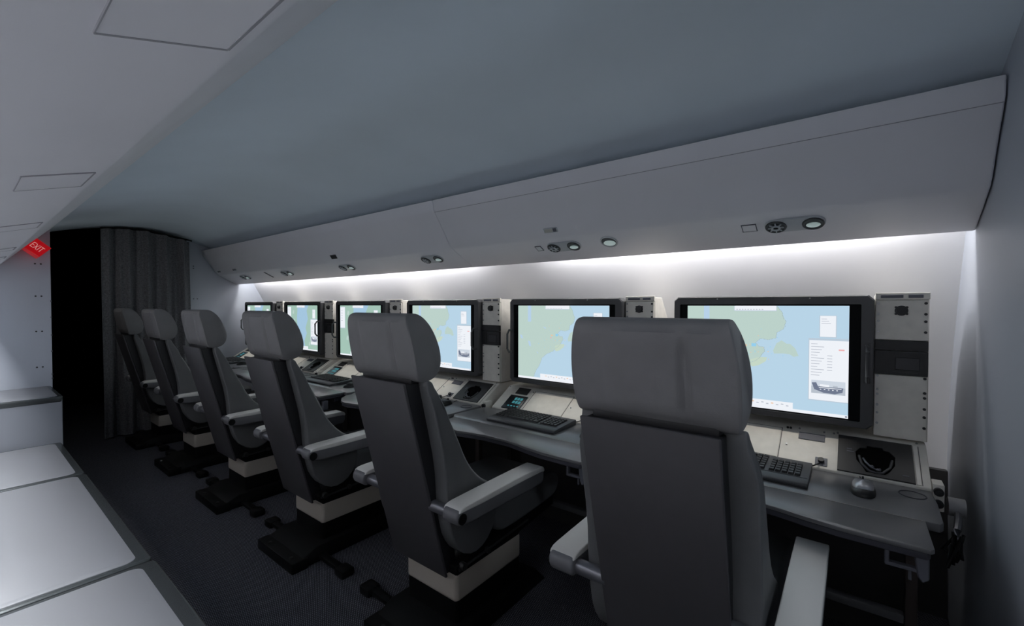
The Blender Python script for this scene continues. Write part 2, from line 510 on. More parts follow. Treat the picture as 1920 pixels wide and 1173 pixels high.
# face fittings (front face between (1.85,1.872) and (1.952,1.719))
FA = math.atan2(1.719 - 1.872, 1.952 - 1.850)
def on_face(x, y): return Matrix.Translation((x, y, 1.872 + (y - 1.85) * (1.719 - 1.872) / (1.952 - 1.85))) @ Matrix.Rotation(FA, 4, 'X')
root = thing('seat_sign', 'small frosted indicator set in the bin face above the second console', 'sign', (-1.258, 1.941, 1.737))
T = on_face(-1.258, 1.938)
mb = MB(); mb.box(-0.042, 0.042, -0.014, 0.014, -0.004, 0.002, 0.002, 2, mtx=T); part('bezel', mb, M['plate'], root)
mb = MB(); mb.box(-0.036, 0.012, -0.010, 0.010, -0.006, -0.003, 0.001, 1, mtx=T); part('window', mb, mat('frosted_window', (0.6, 0.6, 0.55), 0.3), root)
mb = MB(); mb.box(0.016, 0.036, -0.010, 0.010, -0.006, -0.003, 0.001, 1, mtx=T); part('sensor', mb, M['slate'], root)
root = thing('dark_cover', 'small dark square plate on the bin face, left of the seam', 'cover', (-3.382, 1.941, 1.737))
T = on_face(-3.382, 1.935)
mb = MB(); mb.box(-0.042, 0.042, -0.018, 0.018, -0.004, 0.002, 0.002, 2, mtx=T); part('plate', mb, M['nozzle'], root)
mb = MB(); mb.box(-0.034, 0.034, -0.012, 0.012, -0.006, -0.003, 0.001, 1, mtx=T); part('insert', mb, M['module'], root)
for x, wh in ((-5.453, 'right one of the two grey latches on the bin face by the curtain'), (-5.90, 'left one of the two grey latches on the bin face by the curtain')):
    root = thing('bin_latch', wh, 'latch', (x, 1.936, 1.747), 'grey latches at the far end of the bin')
    T = on_face(x, 1.936)
    mb = MB(); mb.box(-0.05, 0.05, -0.012, 0.012, -0.004, 0.002, 0.003, 2, mtx=T); part('latch_plate', mb, M['plate'], root)
    mb = MB(); mb.box(-0.035, -0.01, -0.008, 0.008, -0.008, -0.003, 0.002, 1, mtx=T); mb.box(0.012, 0.035, -0.008, 0.008, -0.008, -0.003, 0.002, 1, mtx=T); part('catch', mb, M['slate'], root)

# ------------------------------------------------------------------ strip lamps (hidden up behind the bins)
def strip(name, label, x0, x1, y, z, tilt, power, color, w=0.05, grp=None):
    root = thing(name, label, 'strip light', ((x0 + x1) / 2, y, z), grp)
    R = Matrix.Translation((0, y, z)) @ Matrix.Rotation(tilt, 4, 'X')
    mb = MB(); mb.box(x0, x1, -w / 2 - 0.008, w / 2 + 0.008, 0.004, 0.022, 0.002, 1, mtx=R); part('housing', mb, M['plate'], root)
    ld = bpy.data.lights.new('strip_lamp', 'AREA')
    ld.shape = 'RECTANGLE'; ld.size = x1 - x0; ld.size_y = w; ld.energy = power * (x1 - x0); ld.color = color
    lo = bpy.data.objects.new('strip_lamp', ld); COL.objects.link(lo); lo.parent = root
    lo.rotation_euler = (tilt, 0, 0)
    return root
G = 'wall wash strip lights behind the overhead bins'
strip('strip_light', 'light strip hidden behind the near overhead bin washing the side wall', -1.56, 0.20, 2.237, 1.80, math.radians(-12), P_WALL, C_WALL, grp=G)
strip('strip_light', 'light strip hidden behind the far overhead bin washing the side wall', -5.95, -2.10, 2.237, 1.80, math.radians(-12), P_WALL, C_WALL, grp=G)
strip('strip_light', 'light strip hidden behind the left overhead bin above the cabinets', -4.5, 0.9, -0.047, 1.74, 0.0, P_LEFT, C_LEFT, w=0.055)
strip('ceiling_fill_strip', 'added fill strip on top of the left overhead bin, lighting the ceiling', -4.3, 0.25, 0.13, 1.85, math.radians(180 - 66), P_CEIL_FILL, C_COOL, w=0.16)  # unseen strip added to brighten the ceiling

# ------------------------------------------------------------------ left overhead bin
lb = [(0.445, 1.925), (0.448, 1.912), (0.425, 1.885), (0.206, 1.634), (0.196, 1.6212), (0.185, 1.6178), (0.01, 1.5626), (0.0, 1.566), (-0.003, 1.58), (-0.003, 1.80), (0.30, 1.87), (0.42, 1.935)]
root = thing('overhead_bin', 'white overhead bin on the left, with outlined hatches on its underside', 'overhead bin', (-1.7, 0.2, 1.56), None)
mb = MB(); mb.prism(lb, 'x', X_PART + 0.004, X_REAR - 0.004, 0.004, 2); part('bin_shell', mb, M['bin'], root)
LA = math.atan(0.314)
def on_left(x, y): return Matrix.Translation((x, y, 1.568 + 0.314 * y - 0.0085)) @ Matrix.Rotation(LA, 4, 'X')
def hatch(x0, x1, y0, y1, w, label, corner=0.0):
    h = MB(); h.box(x0, x1, -(y1 - y0) / 2 * 1.048, (y1 - y0) / 2 * 1.048, -0.0015, 0.004, 0.001, 1, mtx=on_left(0, (y0 + y1) / 2))
    hp = part('hatch_panel', h, M['bin'], root, label)
    g = MB(); T = on_left(0, (y0 + y1) / 2); hy = (y1 - y0) / 2 * 1.048
    g.box(x0 - w, x0 + w, -hy, hy, -0.002, 0.003, mtx=T); g.box(x1 - w, x1 + w, -hy, hy, -0.002, 0.003, mtx=T)
    g.box(x0, x1, -hy - w * 0.4, -hy + w * 0.4, -0.002, 0.003, mtx=T); g.box(x0, x1, hy - w, hy + w, -0.002, 0.003, mtx=T)
    part('hatch_gap', g, M['seam'], hp, 'thin dark outline')
hatch(-0.525, 0.25, 0.078, 0.182, 0.0016, 'large hatch with a dark gap')
hatch(-1.384, -1.22, 0.079, 0.18, 0.0016, 'small rectangular hatch')
hatch(-2.242, -2.087, 0.079, 0.18, 0.0022, 'second small hatch')
hatch(-3.24, -3.08, 0.079, 0.18, 0.003, 'third small hatch')
hatch(-3.86, -3.715, 0.079, 0.18, 0.003, 'small hatch by the exit sign')

# ------------------------------------------------------------------ exit sign
ex = Vector((-4.47, 0.362, 1.747))
root = thing('exit_sign', 'red EXIT sign jutting from the left bin beside the dark opening', 'exit sign', tuple(ex))
RA = math.atan2(-0.061, 0.067)          # text runs outwards and down
TX = Matrix.Translation(ex) @ Matrix.Rotation(RA, 4, 'X')   # local y: text direction, z: letter height, +x faces aft
mb = MB(); mb.box(-0.185, 0, -0.05, 0.05, -0.046, 0.046, 0.004, 2, mtx=TX); part('sign_box', mb, M['redside'], root)
mb = MB(); mb.box(-0.001, 0.002, -0.047, 0.047, -0.043, 0.043, 0.001, 1, mtx=TX); fc = part('sign_face', mb, M['red'], root, 'deep red face')
mb = MB()
def stroke(a, b, w=0.0035):
    a = Vector((0.003, a[0], a[1])); b = Vector((0.003, b[0], b[1]))
    d = (b - a); L = d.length; an = math.atan2(d.z, d.y)
    m = TX @ Matrix.Translation((a + b) / 2) @ Matrix.Rotation(an, 4, 'X')
    mb.box(-0.001, 0.001, -L / 2 - w / 2, L / 2 + w / 2, -w / 2, w / 2, mtx=m)
h = 0.017
def L_E(x, w): stroke((x, -h), (x, h)); [stroke((x, z), (x + w, z)) for z in (-h, 0, h)]
L_E(-0.033, 0.012)
stroke((-0.015, -h), (0.001, h)); stroke((-0.015, h), (0.001, -h))
stroke((0.009, -h), (0.009, h))
stroke((0.023, -h), (0.023, h)); stroke((0.015, h), (0.031, h))
part('sign_letters', mb, M['signtext'], fc, 'pale letters reading EXIT')

# ------------------------------------------------------------------ curtain
def curtain():
    y0, y1 = 0.905, 1.645
    n = 90; rows = 26
    vs = []; fs = []
    def off(u, z):
        return 0.030 * math.sin(u * 2 * math.pi * 4.6 + 0.6) + 0.016 * math.sin(u * 2 * math.pi * 9.7 + 2 + 0.4 * z) + 0.008 * math.sin(u * 31 + z * 2.2)
    def top(y):
        pts = [(0.88, 2.095), (0.93, 2.11), (1.05, 2.125), (1.25, 2.128), (1.4, 2.105), (1.52, 2.085), (1.66, 2.055)]
        for a, b in zip(pts, pts[1:]):
            if a[0] <= y <= b[0]: return a[1] + (b[1] - a[1]) * (y - a[0]) / (b[0] - a[0])
        return pts[-1][1]
    for s in (0, 1):
        for j in range(rows + 1):
            v = j / rows
            for i in range(n + 1):
                u = i / n
                y = y0 + (y1 - y0) * u
                z = 0.012 + (top(y) - 0.012) * v
                x = -5.90 + off(u, z) * (1.0 - 0.25 * v) - s * 0.012
                yy = y + 0.012 * math.sin(z * 3 + u * 4) * (1 - v) * (0.3 + u)
                vs.append((x, yy, z))
    W_ = n + 1; N = W_ * (rows + 1)
    for s in (0, 1):
        for j in range(rows):
            for i in range(n):
                a = s * N + j * W_ + i
                q = (a, a + 1, a + W_ + 1, a + W_)
                fs.append(q if s == 0 else q[::-1])
    for j in range(rows):
        for i in (0, n):
            a = j * W_ + i; q = (a, a + W_, N + a + W_, N + a)
            fs.append(q if i == 0 else q[::-1])
    for i in range(n):
        for j in (0, rows):
            a = j * W_ + i; q = (a, N + a, N + a + 1, a + 1)
            fs.append(q if j == 0 else q[::-1])
    return MB().raw(vs, fs, 0, True)
root = thing('curtain', 'dark grey full-height curtain gathered across the forward opening', 'curtain', (-5.9, 1.27, 0.0))
part('curtain_cloth', curtain(), M['curtain'], root)
mb = MB(); mb.tube([(-5.88, 0.90, 2.112), (-5.88, 1.05, 2.135), (-5.88, 1.25, 2.14), (-5.88, 1.42, 2.115), (-5.88, 1.66, 2.068)], 0.008)
part('curtain_rail', mb, M['blackmetal'], root)

# ------------------------------------------------------------------ left cabinets
def cabinet(name, label, x0, x1, ztop, y1, rim_w, group=None):
    root = thing(name, label, 'cabinet', ((x0 + x1) / 2, 0.1, 0.0), group)
    y0 = Y_LEFT + 0.005
    mb = MB(); mb.box(x0 + 0.004, x1 - 0.004, y0, y1 - 0.004, 0.0, ztop - 0.02, 0.003, 1); part('body', mb, M['cab_side'] if ztop > 0.6 else M['cab_dark'], root)
    # rim frame with rounded corners
    mb = MB()
    def rr(x0, x1, y0, y1, r, n=6):
        p = []
        for (cx, cy, a0) in ((x1 - r, y1 - r, 0), (x0 + r, y1 - r, 90), (x0 + r, y0 + r, 180), (x1 - r, y0 + r, 270)):
            for k in range(n + 1):
                a = math.radians(a0 + 90 * k / n); p.append((cx + r * math.cos(a), cy + r * math.sin(a)))
        return p
    mb.prism(rr(x0, x1, y0, y1, 0.02), 'z', ztop - 0.035, ztop, 0.005, 3)
    part('rim', mb, M['cab_rim'], root, 'dark polished rim')
    mb = MB(); mb.prism(rr(x0 + 0.022, x1 - 0.022, y0 + 0.02, y1 - rim_w, 0.035), 'z', ztop - 0.012, ztop + 0.0025, 0.002, 2)
    part('top_panel', mb, M['cab_top'], root)
    return root
G = 'low cabinets along the left side'
cabinet('low_cabinet', 'nearest low cabinet with pale top and dark rim, in the bottom left corner', -1.905, 0.2, 0.464, 0.418, 0.042, G)
cabinet('low_cabinet', 'middle low cabinet with a wide pale top, between two other low cabinets', -3.165, -1.915, 0.464, 0.414, 0.036, G)
cabinet('low_cabinet', 'low cabinet with pale top standing right in front of the taller box', -4.015, -3.175, 0.464, 0.412, 0.030, G)
r = cabinet('tall_cabinet', 'taller grey box cabinet with white top against the forward partition', -4.650, -4.05, 0.753, 0.430, 0.022)

# ------------------------------------------------------------------ operator chairs
def headrest_mesh():
    prof = [(0.979, 1.088), (0.965, 1.15), (0.950, 1.225), (0.940, 1.285), (0.944, 1.310), (0.968, 1.318), (1.005, 1.314), (1.040, 1.284), (1.068, 1.235), (1.088, 1.175), (1.090, 1.125), (1.072, 1.088), (1.035, 1.073), (1.0, 1.073)]
    prof = bezier_profile(prof, 2)
    cy = sum(p[0] for p in prof) / len(prof); cz = sum(p[1] for p in prof) / len(prof)
    n = len(prof)
    us = []
    K = 64
    for i in range(K + 1):
        us.append(-math.cos(math.pi * i / K) * 0.3 + (2 * i / K - 1) * 0.7)
    us[0], us[-1] = -1, 1
    vs = []; fs = []
    for u in us:
        a = abs(u)
        sh = 1.0
        if a > 0.955:
            t = (a - 0.955) / 0.045
            sh = 1 - 0.075 * (1 - math.sqrt(max(0, 1 - t * t)))
        for (y, z) in prof:
            zz = (z - 1.073) / 0.245
            hw = 0.194 - 0.020 * max(0, (zz - 0.35) / 0.65) ** 2 - 0.006 * max(0, (0.3 - zz) / 0.3) ** 2
            x = u * hw
            # shallow stitched grooves down the back
            g = 0.0
            for gx, dep in ((-0.110, 0.0035), (0.086, 0.0085)):
                g += dep * math.exp(-((x - gx) / 0.011) ** 2)
            back = 1.0 if y < 0.985 and 1.10 < z < 1.29 else 0.0
            fade = min(1, max(0, (z - 1.085) / 0.03)) * min(1, max(0, (1.305 - z) / 0.05)) * back
            bulge = 0.006 * (1 - u * u) * back + (0.004 * max(0.0, min(1.0, (x - 0.086) / 0.02)) * max(0.0, 1 - max(0.0, (x - 0.13) / 0.05)) * back)
            yy = cy + (y - cy) * sh + g * fade - bulge
            vs.append((x, yy, cz + (z - cz) * sh))
    for i in range(K):
        for k in range(n):
            k2 = (k + 1) % n
            fs.append((i * n + k, i * n + k2, (i + 1) * n + k2, (i + 1) * n + k))
    fs.append(tuple(range(n))[::-1]); fs.append(tuple(K * n + k for k in range(n)))
    bm = bmesh.new()
    vv = [bm.verts.new(v) for v in vs]
    for f in fs: bm.faces.new([vv[i] for i in f])
    bmesh.ops.recalc_face_normals(bm, faces=bm.faces)
    return MB().add(bm, 0, True)

CHX = -0.372; CHY = 1.32; CHS = 1.0125
def shell_y(z): return 0.94 + 0.20 * (1.08 - z) / 0.78
chair_names = ['nearest operator chair, large in the right foreground, grey headrest and charcoal back shell',
               'second operator chair from the camera, grey leather, in front of the second map screen',
               'third operator chair from the camera, its headrest below the bin seam',
               'fourth operator chair from the camera, in front of the forward bulkhead panel',
               'fifth operator chair from the camera, headrest against the curtain',
               'farthest operator chair, smallest one, against the left of the curtain']
def make_chair():
    root = thing('operator_chair', chair_names[0], 'chair', (0, CHY, 0), 'operator chairs in front of the consoles')
    part('headrest', headrest_mesh(), M['leather'], root)
    st = MB()
    for k in range(4): st.box(0.176, 0.1775, 0.972 + 0.004 * k, 0.975 + 0.004 * k, 1.288 - k * 0.012, 1.294 - k * 0.012)
    part('stitching', st, mat('white_thread', (0.7, 0.7, 0.7), 0.6), root, 'short white stitches')
    hb = MB()
    hb.box(-0.15, 0.15, 0.985, 1.03, 1.045, 1.10, 0.01, 2)
    part('headrest_mount', hb, M['shell_side'], root)
    # back shell : slab leaning forward at the bottom
    zt, zb = 1.075, 0.305
    def slab(hw, yo, th, bev, zt, zb):
        m = MB(); bm = bmesh.new()
        c = []
        for (x, z) in ((-hw, zb), (hw, zb), (hw, zt), (-hw, zt)):
            c.append((bm.verts.new((x, shell_y(z) + yo, z)), bm.verts.new((x, shell_y(z) + yo + th, z))))
        bm.faces.new([p[0] for p in c]); bm.faces.new([p[1] for p in c][::-1])
        for i in range(4):
            a, b = c[i], c[(i + 1) % 4]
            bm.faces.new((a[1], b[1], b[0], a[0]))
        bmesh.ops.recalc_face_normals(bm, faces=bm.faces)
        if bev: bmesh.ops.bevel(bm, geom=bm.edges[:], offset=bev, segments=3, profile=0.5, affect='EDGES')
        m.add(bm, 0, True); return m
    part('back_shell', slab(0.160, 0.0, 0.012, 0.004, zt, zb), M['shell'], root)
    part('back_frame', slab(0.157, 0.0125, 0.058, 0.004, zt - 0.006, zb + 0.012), M['shell_side'], root, 'black frame edge')
    # side bolsters
    sp = [(1.010, 1.080), (1.045, 0.93), (1.085, 0.76), (1.095, 0.60), (1.108, 0.53), (1.125, 0.47), (1.17, 0.405), (1.235, 0.375), (1.305, 0.39), (1.355, 0.44), (1.375, 0.51), (1.370, 0.585), (1.325, 0.625), (1.268, 0.662), (1.200, 0.735), (1.143, 0.858), (1.108, 0.93), (1.085, 0.99), (1.06, 1.04), (1.04, 1.078)]
    sp = bezier_profile(sp, 1)
    for s in (-1, 1):
        m = MB(); xs = sorted((s * 0.125, s * 0.217)); m.prism(sp, 'x', xs[0], xs[1], 0.020, 4)
        for v in m.v:
            t = max(0.0, min(1.0, (v.z - 0.93) / 0.12)); v.x -= s * 0.022 * t * t * (abs(v.x) - 0.125) / 0.097
        b = part('side_bolster', m, M['leather_dark'], root)
        front = [(1.105, 0.93), (1.145, 0.856), (1.203, 0.733), (1.270, 0.660), (1.325, 0.624)]
        fr = bezier_profile(front, 2, closed=False)
        m = MB(); m.tube([(s * 0.204, y + 0.002, z + 0.002) for y, z in fr], 0.004, 6)
        part('bolster_highlight', m, M['bolster_highlight'], b, 'light grey line, the highlight on the bolster edge')
    cp = [(1.01, 1.06), (1.075, 0.74), (1.125, 0.47), (1.20, 0.43), (1.25, 0.50), (1.23, 0.60), (1.165, 0.735), (1.11, 0.858), (1.07, 0.95), (1.045, 1.02)]
    m = MB(); m.prism(bezier_profile(cp, 1), 'x', -0.122, 0.122, 0.015, 3); part('back_cushion', m, M['leather_dark'], root)
    # seat
    sc = [(1.385, 0.40), (1.36, 0.44), (1.37, 0.50), (1.42, 0.525), (1.80, 0.52), (1.87, 0.50), (1.885, 0.46), (1.86, 0.41), (1.80, 0.39), (1.45, 0.375)]
    m = MB(); m.prism(bezier_profile(sc, 1), 'x', -0.205, 0.205, 0.018, 4); part('seat', m, M['leather_dark'], root)
    m = MB(); m.prism([(1.16, 0.318), (1.16, 0.352), (1.40, 0.368), (1.84, 0.385), (1.84, 0.35), (1.5, 0.318)], 'x', -0.195, 0.195, 0.004, 2)
    pan = part('seat_pan', m, M['blackmetal'], root)
    for s in (-1, 1):
        m = MB(); m.tube([(s * 0.199, 1.17, 0.335), (s * 0.199, 1.62, 0.358)], 0.005, 8)
        m.cyl((s * 0.19, 1.19, 0.345), (s * 0.213, 1.19, 0.345), 0.014); m.cyl((s * 0.19, 1.33, 0.346), (s * 0.212, 1.33, 0.346), 0.011)
        part('seat_rail', m, M['screw'], pan, 'dark adjustment rail')
    # armrests
    for s in (-1, 1):
        m = MB()
        ap = [(1.063, 0.578), (1.043, 0.600), (1.043, 0.628), (1.062, 0.642), (1.545, 0.648), (1.575, 0.634), (1.575, 0.588), (1.55, 0.570), (1.30, 0.574)]
        xs = sorted((s * 0.240, s * 0.318)); m.prism(bezier_profile(ap, 1), 'x', xs[0], xs[1], 0.010, 3)
        a = part('armrest', m, M['armbody'], root)
        m = MB(); tp = [(1.050, 0.626), (1.062, 0.6435), (1.10, 0.648), (1.545, 0.6535), (1.572, 0.642), (1.577, 0.62), (1.545, 0.628)]
        xs = sorted((s * 0.2385, s * 0.3195)); m.prism(bezier_profile(tp, 1), 'x', xs[0], xs[1], 0.008, 3)
        part('armrest_pad_lit', m, M['arm'], a, 'top pad, coloured paler for the light from above')
        m = MB(); m.cyl((s * 0.313, 1.068, 0.608), (s * 0.3215, 1.068, 0.608), 0.019); part('pivot_cap', m, M['blackmetal'], a)
        m = MB(); m.cyl((s * 0.150, 1.082, 0.606), (s * 0.245, 1.082, 0.606), 0.021); part('armrest_rod', m, M['steel'], root, 'satin steel rod')
    # pedestal
    m = MB(); m.box(-0.15, 0.15, 1.205, 1.62, 0.05, 0.33, 0.012, 3); part('pedestal', m, M['blackmetal'], root)
    m = MB(); m.box(-0.153, 0.153, 1.201, 1.624, 0.165, 0.285, 0.018, 5); part('pedestal_band', m, M['band'], root, 'metal band with a beige reflection painted in')
    m = MB(); m.prism([(1.05, 0.0), (1.05, 0.045), (1.15, 0.085), (1.70, 0.085), (1.78, 0.0)], 'x', -0.19, 0.19, 0.008, 2)
    m.box(-0.20, 0.20, 1.015, 1.10, 0.0, 0.055, 0.006, 2)
    part('base', m, M['blackmetal'], root)
    for s in (-1, 1):
        m = MB(); m.box(*sorted((s * 0.18, s * 0.40)), 1.16, 1.20, 0.012, 0.035, 0.006, 2); m.box(*sorted((s * 0.36, s * 0.435)), 1.145, 1.215, 0.0, 0.042, 0.010, 2)
        part('foot_pedal', m, M['blackmetal'], root)
    for (bx, by) in ((-0.10, 1.04), (0.14, 1.04)):
        m = MB(); m.cyl((bx, by, 0.054), (bx, by, 0.062), 0.009); part('floor_bolt', m, M['screw'], root)
    return root
ch = make_chair()
ch.location = (CHX + 0.005, CHY, 0)
for i in range(1, 6): dup(ch, (CHX + 0.014 - CHS * i, CHY, 0), chair_names[i])

# ------------------------------------------------------------------ consoles
ST0 = -0.31; STS = 1.0155
def stx(n): return ST0 - STS * n
PY0, PZ0, PDY, PDZ = 2.01, 0.727, 0.18, 0.105
PA = math.atan2(PDZ, PDY); PL = math.hypot(PDY, PDZ)
TP = Matrix.Translation((0, PY0, PZ0)) @ Matrix.Rotation(PA, 4, 'X')   # local: x, y up the slope (0..PL), z out of the panel
console_lab = ['nearest cream sloped control console, with a jack and dark handset opening in view',
               'cream sloped control console with a glowing readout, behind the second chair from the camera',
               'cream sloped control console third from the camera, dark recess showing beside the second headrest',
               'cream sloped control console fourth from the camera, readout above the keyboard',
               'cream sloped control console fifth from the camera, mostly behind the fourth chair',
               'farthest cream sloped control console, next to the forward bulkhead']
rack_lab = ['cream equipment rack right of the nearest map monitor, beside the aft bulkhead',
            'cream equipment rack between the first and second monitors, top seen above the nearest headrest',
            'cream equipment rack between the second and third monitors, beside a monitor handle',
            'cream equipment rack between the third and fourth monitors, above the second headrest',
            'cream equipment rack between the fourth and fifth monitors, by a dark handle',
            'farthest and smallest cream equipment rack, right of the farthest monitor']
def make_console():
    root = thing('operator_console', console_lab[0], 'console', (0, 2.3, 0), 'operator consoles along the side wall')
    rack = thing('equipment_rack', rack_lab[0], 'rack', (0.452, 2.3, 0.84), 'equipment racks between the monitors')
    # rack tower right of the monitor (cheek plates reach back to the wall)
    m = MB(); m.prism([(2.20, 0.84), (2.20, 1.385), (2.30, 1.385), (2.44, 1.22), (2.55, 0.84)], 'x', 0.3765, 0.530, 0.002, 1)
    part('rack_frame', m, M['cream'], rack)
    m = MB(); m.box(0.3768, 0.531, 2.186, 2.200, 1.366, 1.392, 0.0015, 1); hd = part('rack_header', m, M['cream'], rack)
    m = MB(); m.box(0.392, 0.457, 2.183, 2.188, 1.3725, 1.3845, 0.001, 1); m.box(0.471, 0.512, 2.183, 2.188, 1.3725, 1.3845, 0.001, 1); part('label_plate', m, M['slate'], hd, 'two dark label strips')
    m = MB(); m.box(0.3768, 0.527, 2.188, 2.200, 1.214, 1.364, 0.0015, 1); up = part('rack_panel', m, M['cream'], rack)
    m = MB(); m.cyl((0.452, 2.189, 1.325), (0.452, 2.172, 1.325), 0.0155, n=24); m.cyl((0.452, 2.189, 1.325), (0.452, 2.181, 1.325), 0.019, n=24)
    cn = part('round_connector', m, M['module'], up, 'black round connector')
    m = MB()
    for sx in (-1, 1):
        for sz in (-1, 1): m.cyl((0.452 + sx * 0.0155, 2.189, 1.325 + sz * 0.0125), (0.452 + sx * 0.0155, 2.184, 1.325 + sz * 0.0125), 0.004, n=10)
    part('flange_screw', m, M['screw'], cn)
    m = MB(); m.box(0.3768, 0.527, 2.184, 2.200, 1.175, 1.2125, 0.001, 1); part('black_blank', m, M['module'], rack, 'narrow black blanking plate')
    m = MB(); m.box(0.3768, 0.527, 2.184, 2.200, 1.083, 1.173, 0.001, 1); bmod = part('black_module', m, M['module'], rack, 'black audio module')
    m = MB(); m.box(0.415, 0.416, 2.1825, 2.185, 1.088, 1.168); m.box(0.436, 0.505, 2.1815, 2.185, 1.102, 1.150, 0.002, 1); m.box(0.43, 0.50, 2.1825, 2.185, 1.0925, 1.0945); m.box(0.385, 0.52, 2.1825, 2.185, 1.1685, 1.170)
    part('module_face', m, mat('module_edges', (0.035, 0.035, 0.04), 0.35), bmod)
    m = MB(); m.box(0.3768, 0.527, 2.188, 2.200, 0.843, 1.081, 0.0015, 1); part('rack_panel', m, M['cream'], rack)
    m = MB()
    for z in (1.352, 1.312, 1.285, 1.245, 1.075, 1.022, 1.004, 0.963, 0.933, 0.893):
        m.cyl((0.519, 2.190, z), (0.519, 2.1835, z), 0.0048, n=12)
    part('rack_screws', m, M['screw'], rack, 'column of dark screws')
    m = MB()
    for z in (1.352, 1.312, 1.285, 1.245, 1.16, 1.105, 1.075, 1.022, 1.004, 0.963, 0.933, 0.893):
        m.cyl((0.386, 2.190, z), (0.386, 2.1845, z), 0.0042, n=12)
    part('rack_screws', m, M['zinc'], rack, 'column of grey screws')
    # control panel
    m = MB(); m.prism([(2.0135, 0.700), (2.0135, 0.729), (2.19, 0.832), (2.235, 0.834), (2.45, 0.834), (2.45, 0.700)], 'x', -0.405, 0.525, 0.003, 2); cp = part('control_panel', m, M['cream'], root)
    def on(x0, x1, v0, v1, h0, h1, bev=0.0, mbx=None):
        mbx = mbx or MB(); mbx.box(x0, x1, v0 * PL, v1 * PL, h0, h1, bev, 1, mtx=TP); return mbx
    # access hatch outline, left plate
    m = MB()
    for (x0, x1, v0, v1) in ((-0.19, 0.078, 0.90, 0.91), (0.076, 0.079, 0.10, 0.91), (-0.19, -0.187, 0.10, 0.91)): on(x0, x1, v0, v1, -0.001, 0.0008, 0, m)
    part('hatch_gap', m, M['cream_line'], cp)
    m = on(-0.185, 0.074, 0.10, 0.895, 0.0002, 0.0018, 0.0005); part('access_plate', m, M['cream'], cp)
    # handset recess
    m = MB()
    fr = [(-0.1, -0.1)]
    hole = [(0.343, 0.20), (0.325, 0.35), (0.322, 0.55), (0.335, 0.66), (0.355, 0.68), (0.356, 0.735), (0.402, 0.735), (0.404, 0.68), (0.422, 0.66), (0.436, 0.55), (0.434, 0.35), (0.418, 0.18), (0.405, 0.10), (0.352, 0.10)]
    # frame plate with the hole cut as a ring of quads
    outer = []
    cxh = 0.379; cvh = 0.45
    for (x, v) in hole:
        dx, dv = x - cxh, (v - cvh)
        tx = (0.106 if dx > 0 else 0.110) / abs(dx) if abs(dx) > 1e-6 else 1e9
        tv = (0.47 if dv > 0 else 0.41) / abs(dv) if abs(dv) > 1e-6 else 1e9
        t = min(tx, tv); outer.append((cxh + dx * t, cvh + dv * t))
    corners = [(0.269, 0.04), (0.485, 0.04), (0.269, 0.92), (0.485, 0.92)]
    for c in corners:   # pull the nearest outer point onto the corner
        k = min(range(len(outer)), key=lambda i: (outer[i][0] - c[0]) ** 2 + ((outer[i][1] - c[1]) * 0.2) ** 2); outer[k] = c
    n = len(hole); vs = []; fs = []
    for lst, h in ((outer, 0.0), (outer, 0.006), (hole, 0.006), (hole, -0.012)):
        for (x, v) in lst: vs.append(TP @ Vector((x, v * PL, h)))
    for a in range(3):
        for k in range(n):
            k2 = (k + 1) % n; fs.append((a * n + k, a * n + k2, (a + 1) * n + k2, (a + 1) * n + k))
    m.raw(vs, fs)
    hp = part('recess_plate', m, M['darkpanel'], cp, 'charcoal plate with a dark opening')
    m = MB(); m.raw([TP @ Vector((x, v * PL, 0.0012)) for x, v in hole], [tuple(range(n))]); part('recess_void', m, M['black'], hp)
    m = MB(); m.tube([TP @ Vector((x, v * PL, 0.006)) for x, v in [(0.333, 0.46), (0.34, 0.28), (0.36, 0.14), (0.38, 0.115), (0.40, 0.14), (0.42, 0.28), (0.428, 0.46)]], 0.0045, 8); part('recess_lip', m, mat('lip_grey', (0.05, 0.05, 0.053), 0.4), hp)
    m = MB(); m.tube([TP @ Vector((x, v * PL, h)) for x, v, h in [(0.345, 0.42, 0.004), (0.352, 0.30, 0.012), (0.365, 0.2, 0.014), (0.385, 0.15, 0.012), (0.392, 0.22, 0.006)]], 0.0035, 6)
    m.ball(TP @ Vector((0.368, 0.22 * PL, 0.012)), 0.008, 0.006, 0.005, 8); m.ball(TP @ Vector((0.387, 0.16 * PL, 0.012)), 0.008, 0.006, 0.006, 8); part('coiled_lead', m, M['steel'], hp)
    m = MB(); on(0.296, 0.312, 0.58, 0.60, 0.006, 0.0068, 0, m); on(0.296, 0.318, 0.52, 0.54, 0.006, 0.0068, 0, m); on(0.452, 0.47, 0.16, 0.175, 0.006, 0.0068, 0, m); part('label_lines', m, M['slate'], hp)
    # side strip with slot right of the recess
    m = on(0.488, 0.500, 0.04, 0.93, 0.0, 0.0035, 0.0005); part('side_strip', m, M['cream'], cp)
    m = on(0.5015, 0.5035, 0.04, 0.93, -0.001, 0.0008); part('strip_gap', m, M['cream_line'], cp)
    # slate label bar, little knobs
    m = on(0.138, 0.226, 0.67, 0.85, 0.0, 0.004, 0.001); part('label_bar', m, M['slate'], cp, 'slate grey label bar')
    def knob(x, v, r, h, mm): 
        k = MB(); k.cyl(TP @ Vector((x, v * PL, 0)), TP @ Vector((x, v * PL, h)), r, n=14); part('knob', k, mm, cp)
    for (x, v) in ((0.096, 0.93), (0.107, 0.93)): knob(x, v, 0.0045, 0.005, M['screw'])
    for (x, v) in ((0.138, 0.95), (0.222, 0.94), (0.254, 0.95), (0.266, 0.98), (0.100, 0.47), (0.500, 1.0), (-0.395, 0.95), (-0.20, 0.84)): knob(x, v, 0.0035, 0.004, M['zinc'])
    m = MB(); on(0.200, 0.238, 0.07, 0.26, 0.0, 0.004, 0.001, m); jk = part('jack_plate', m, M['slate'], cp, 'grey jack plate')
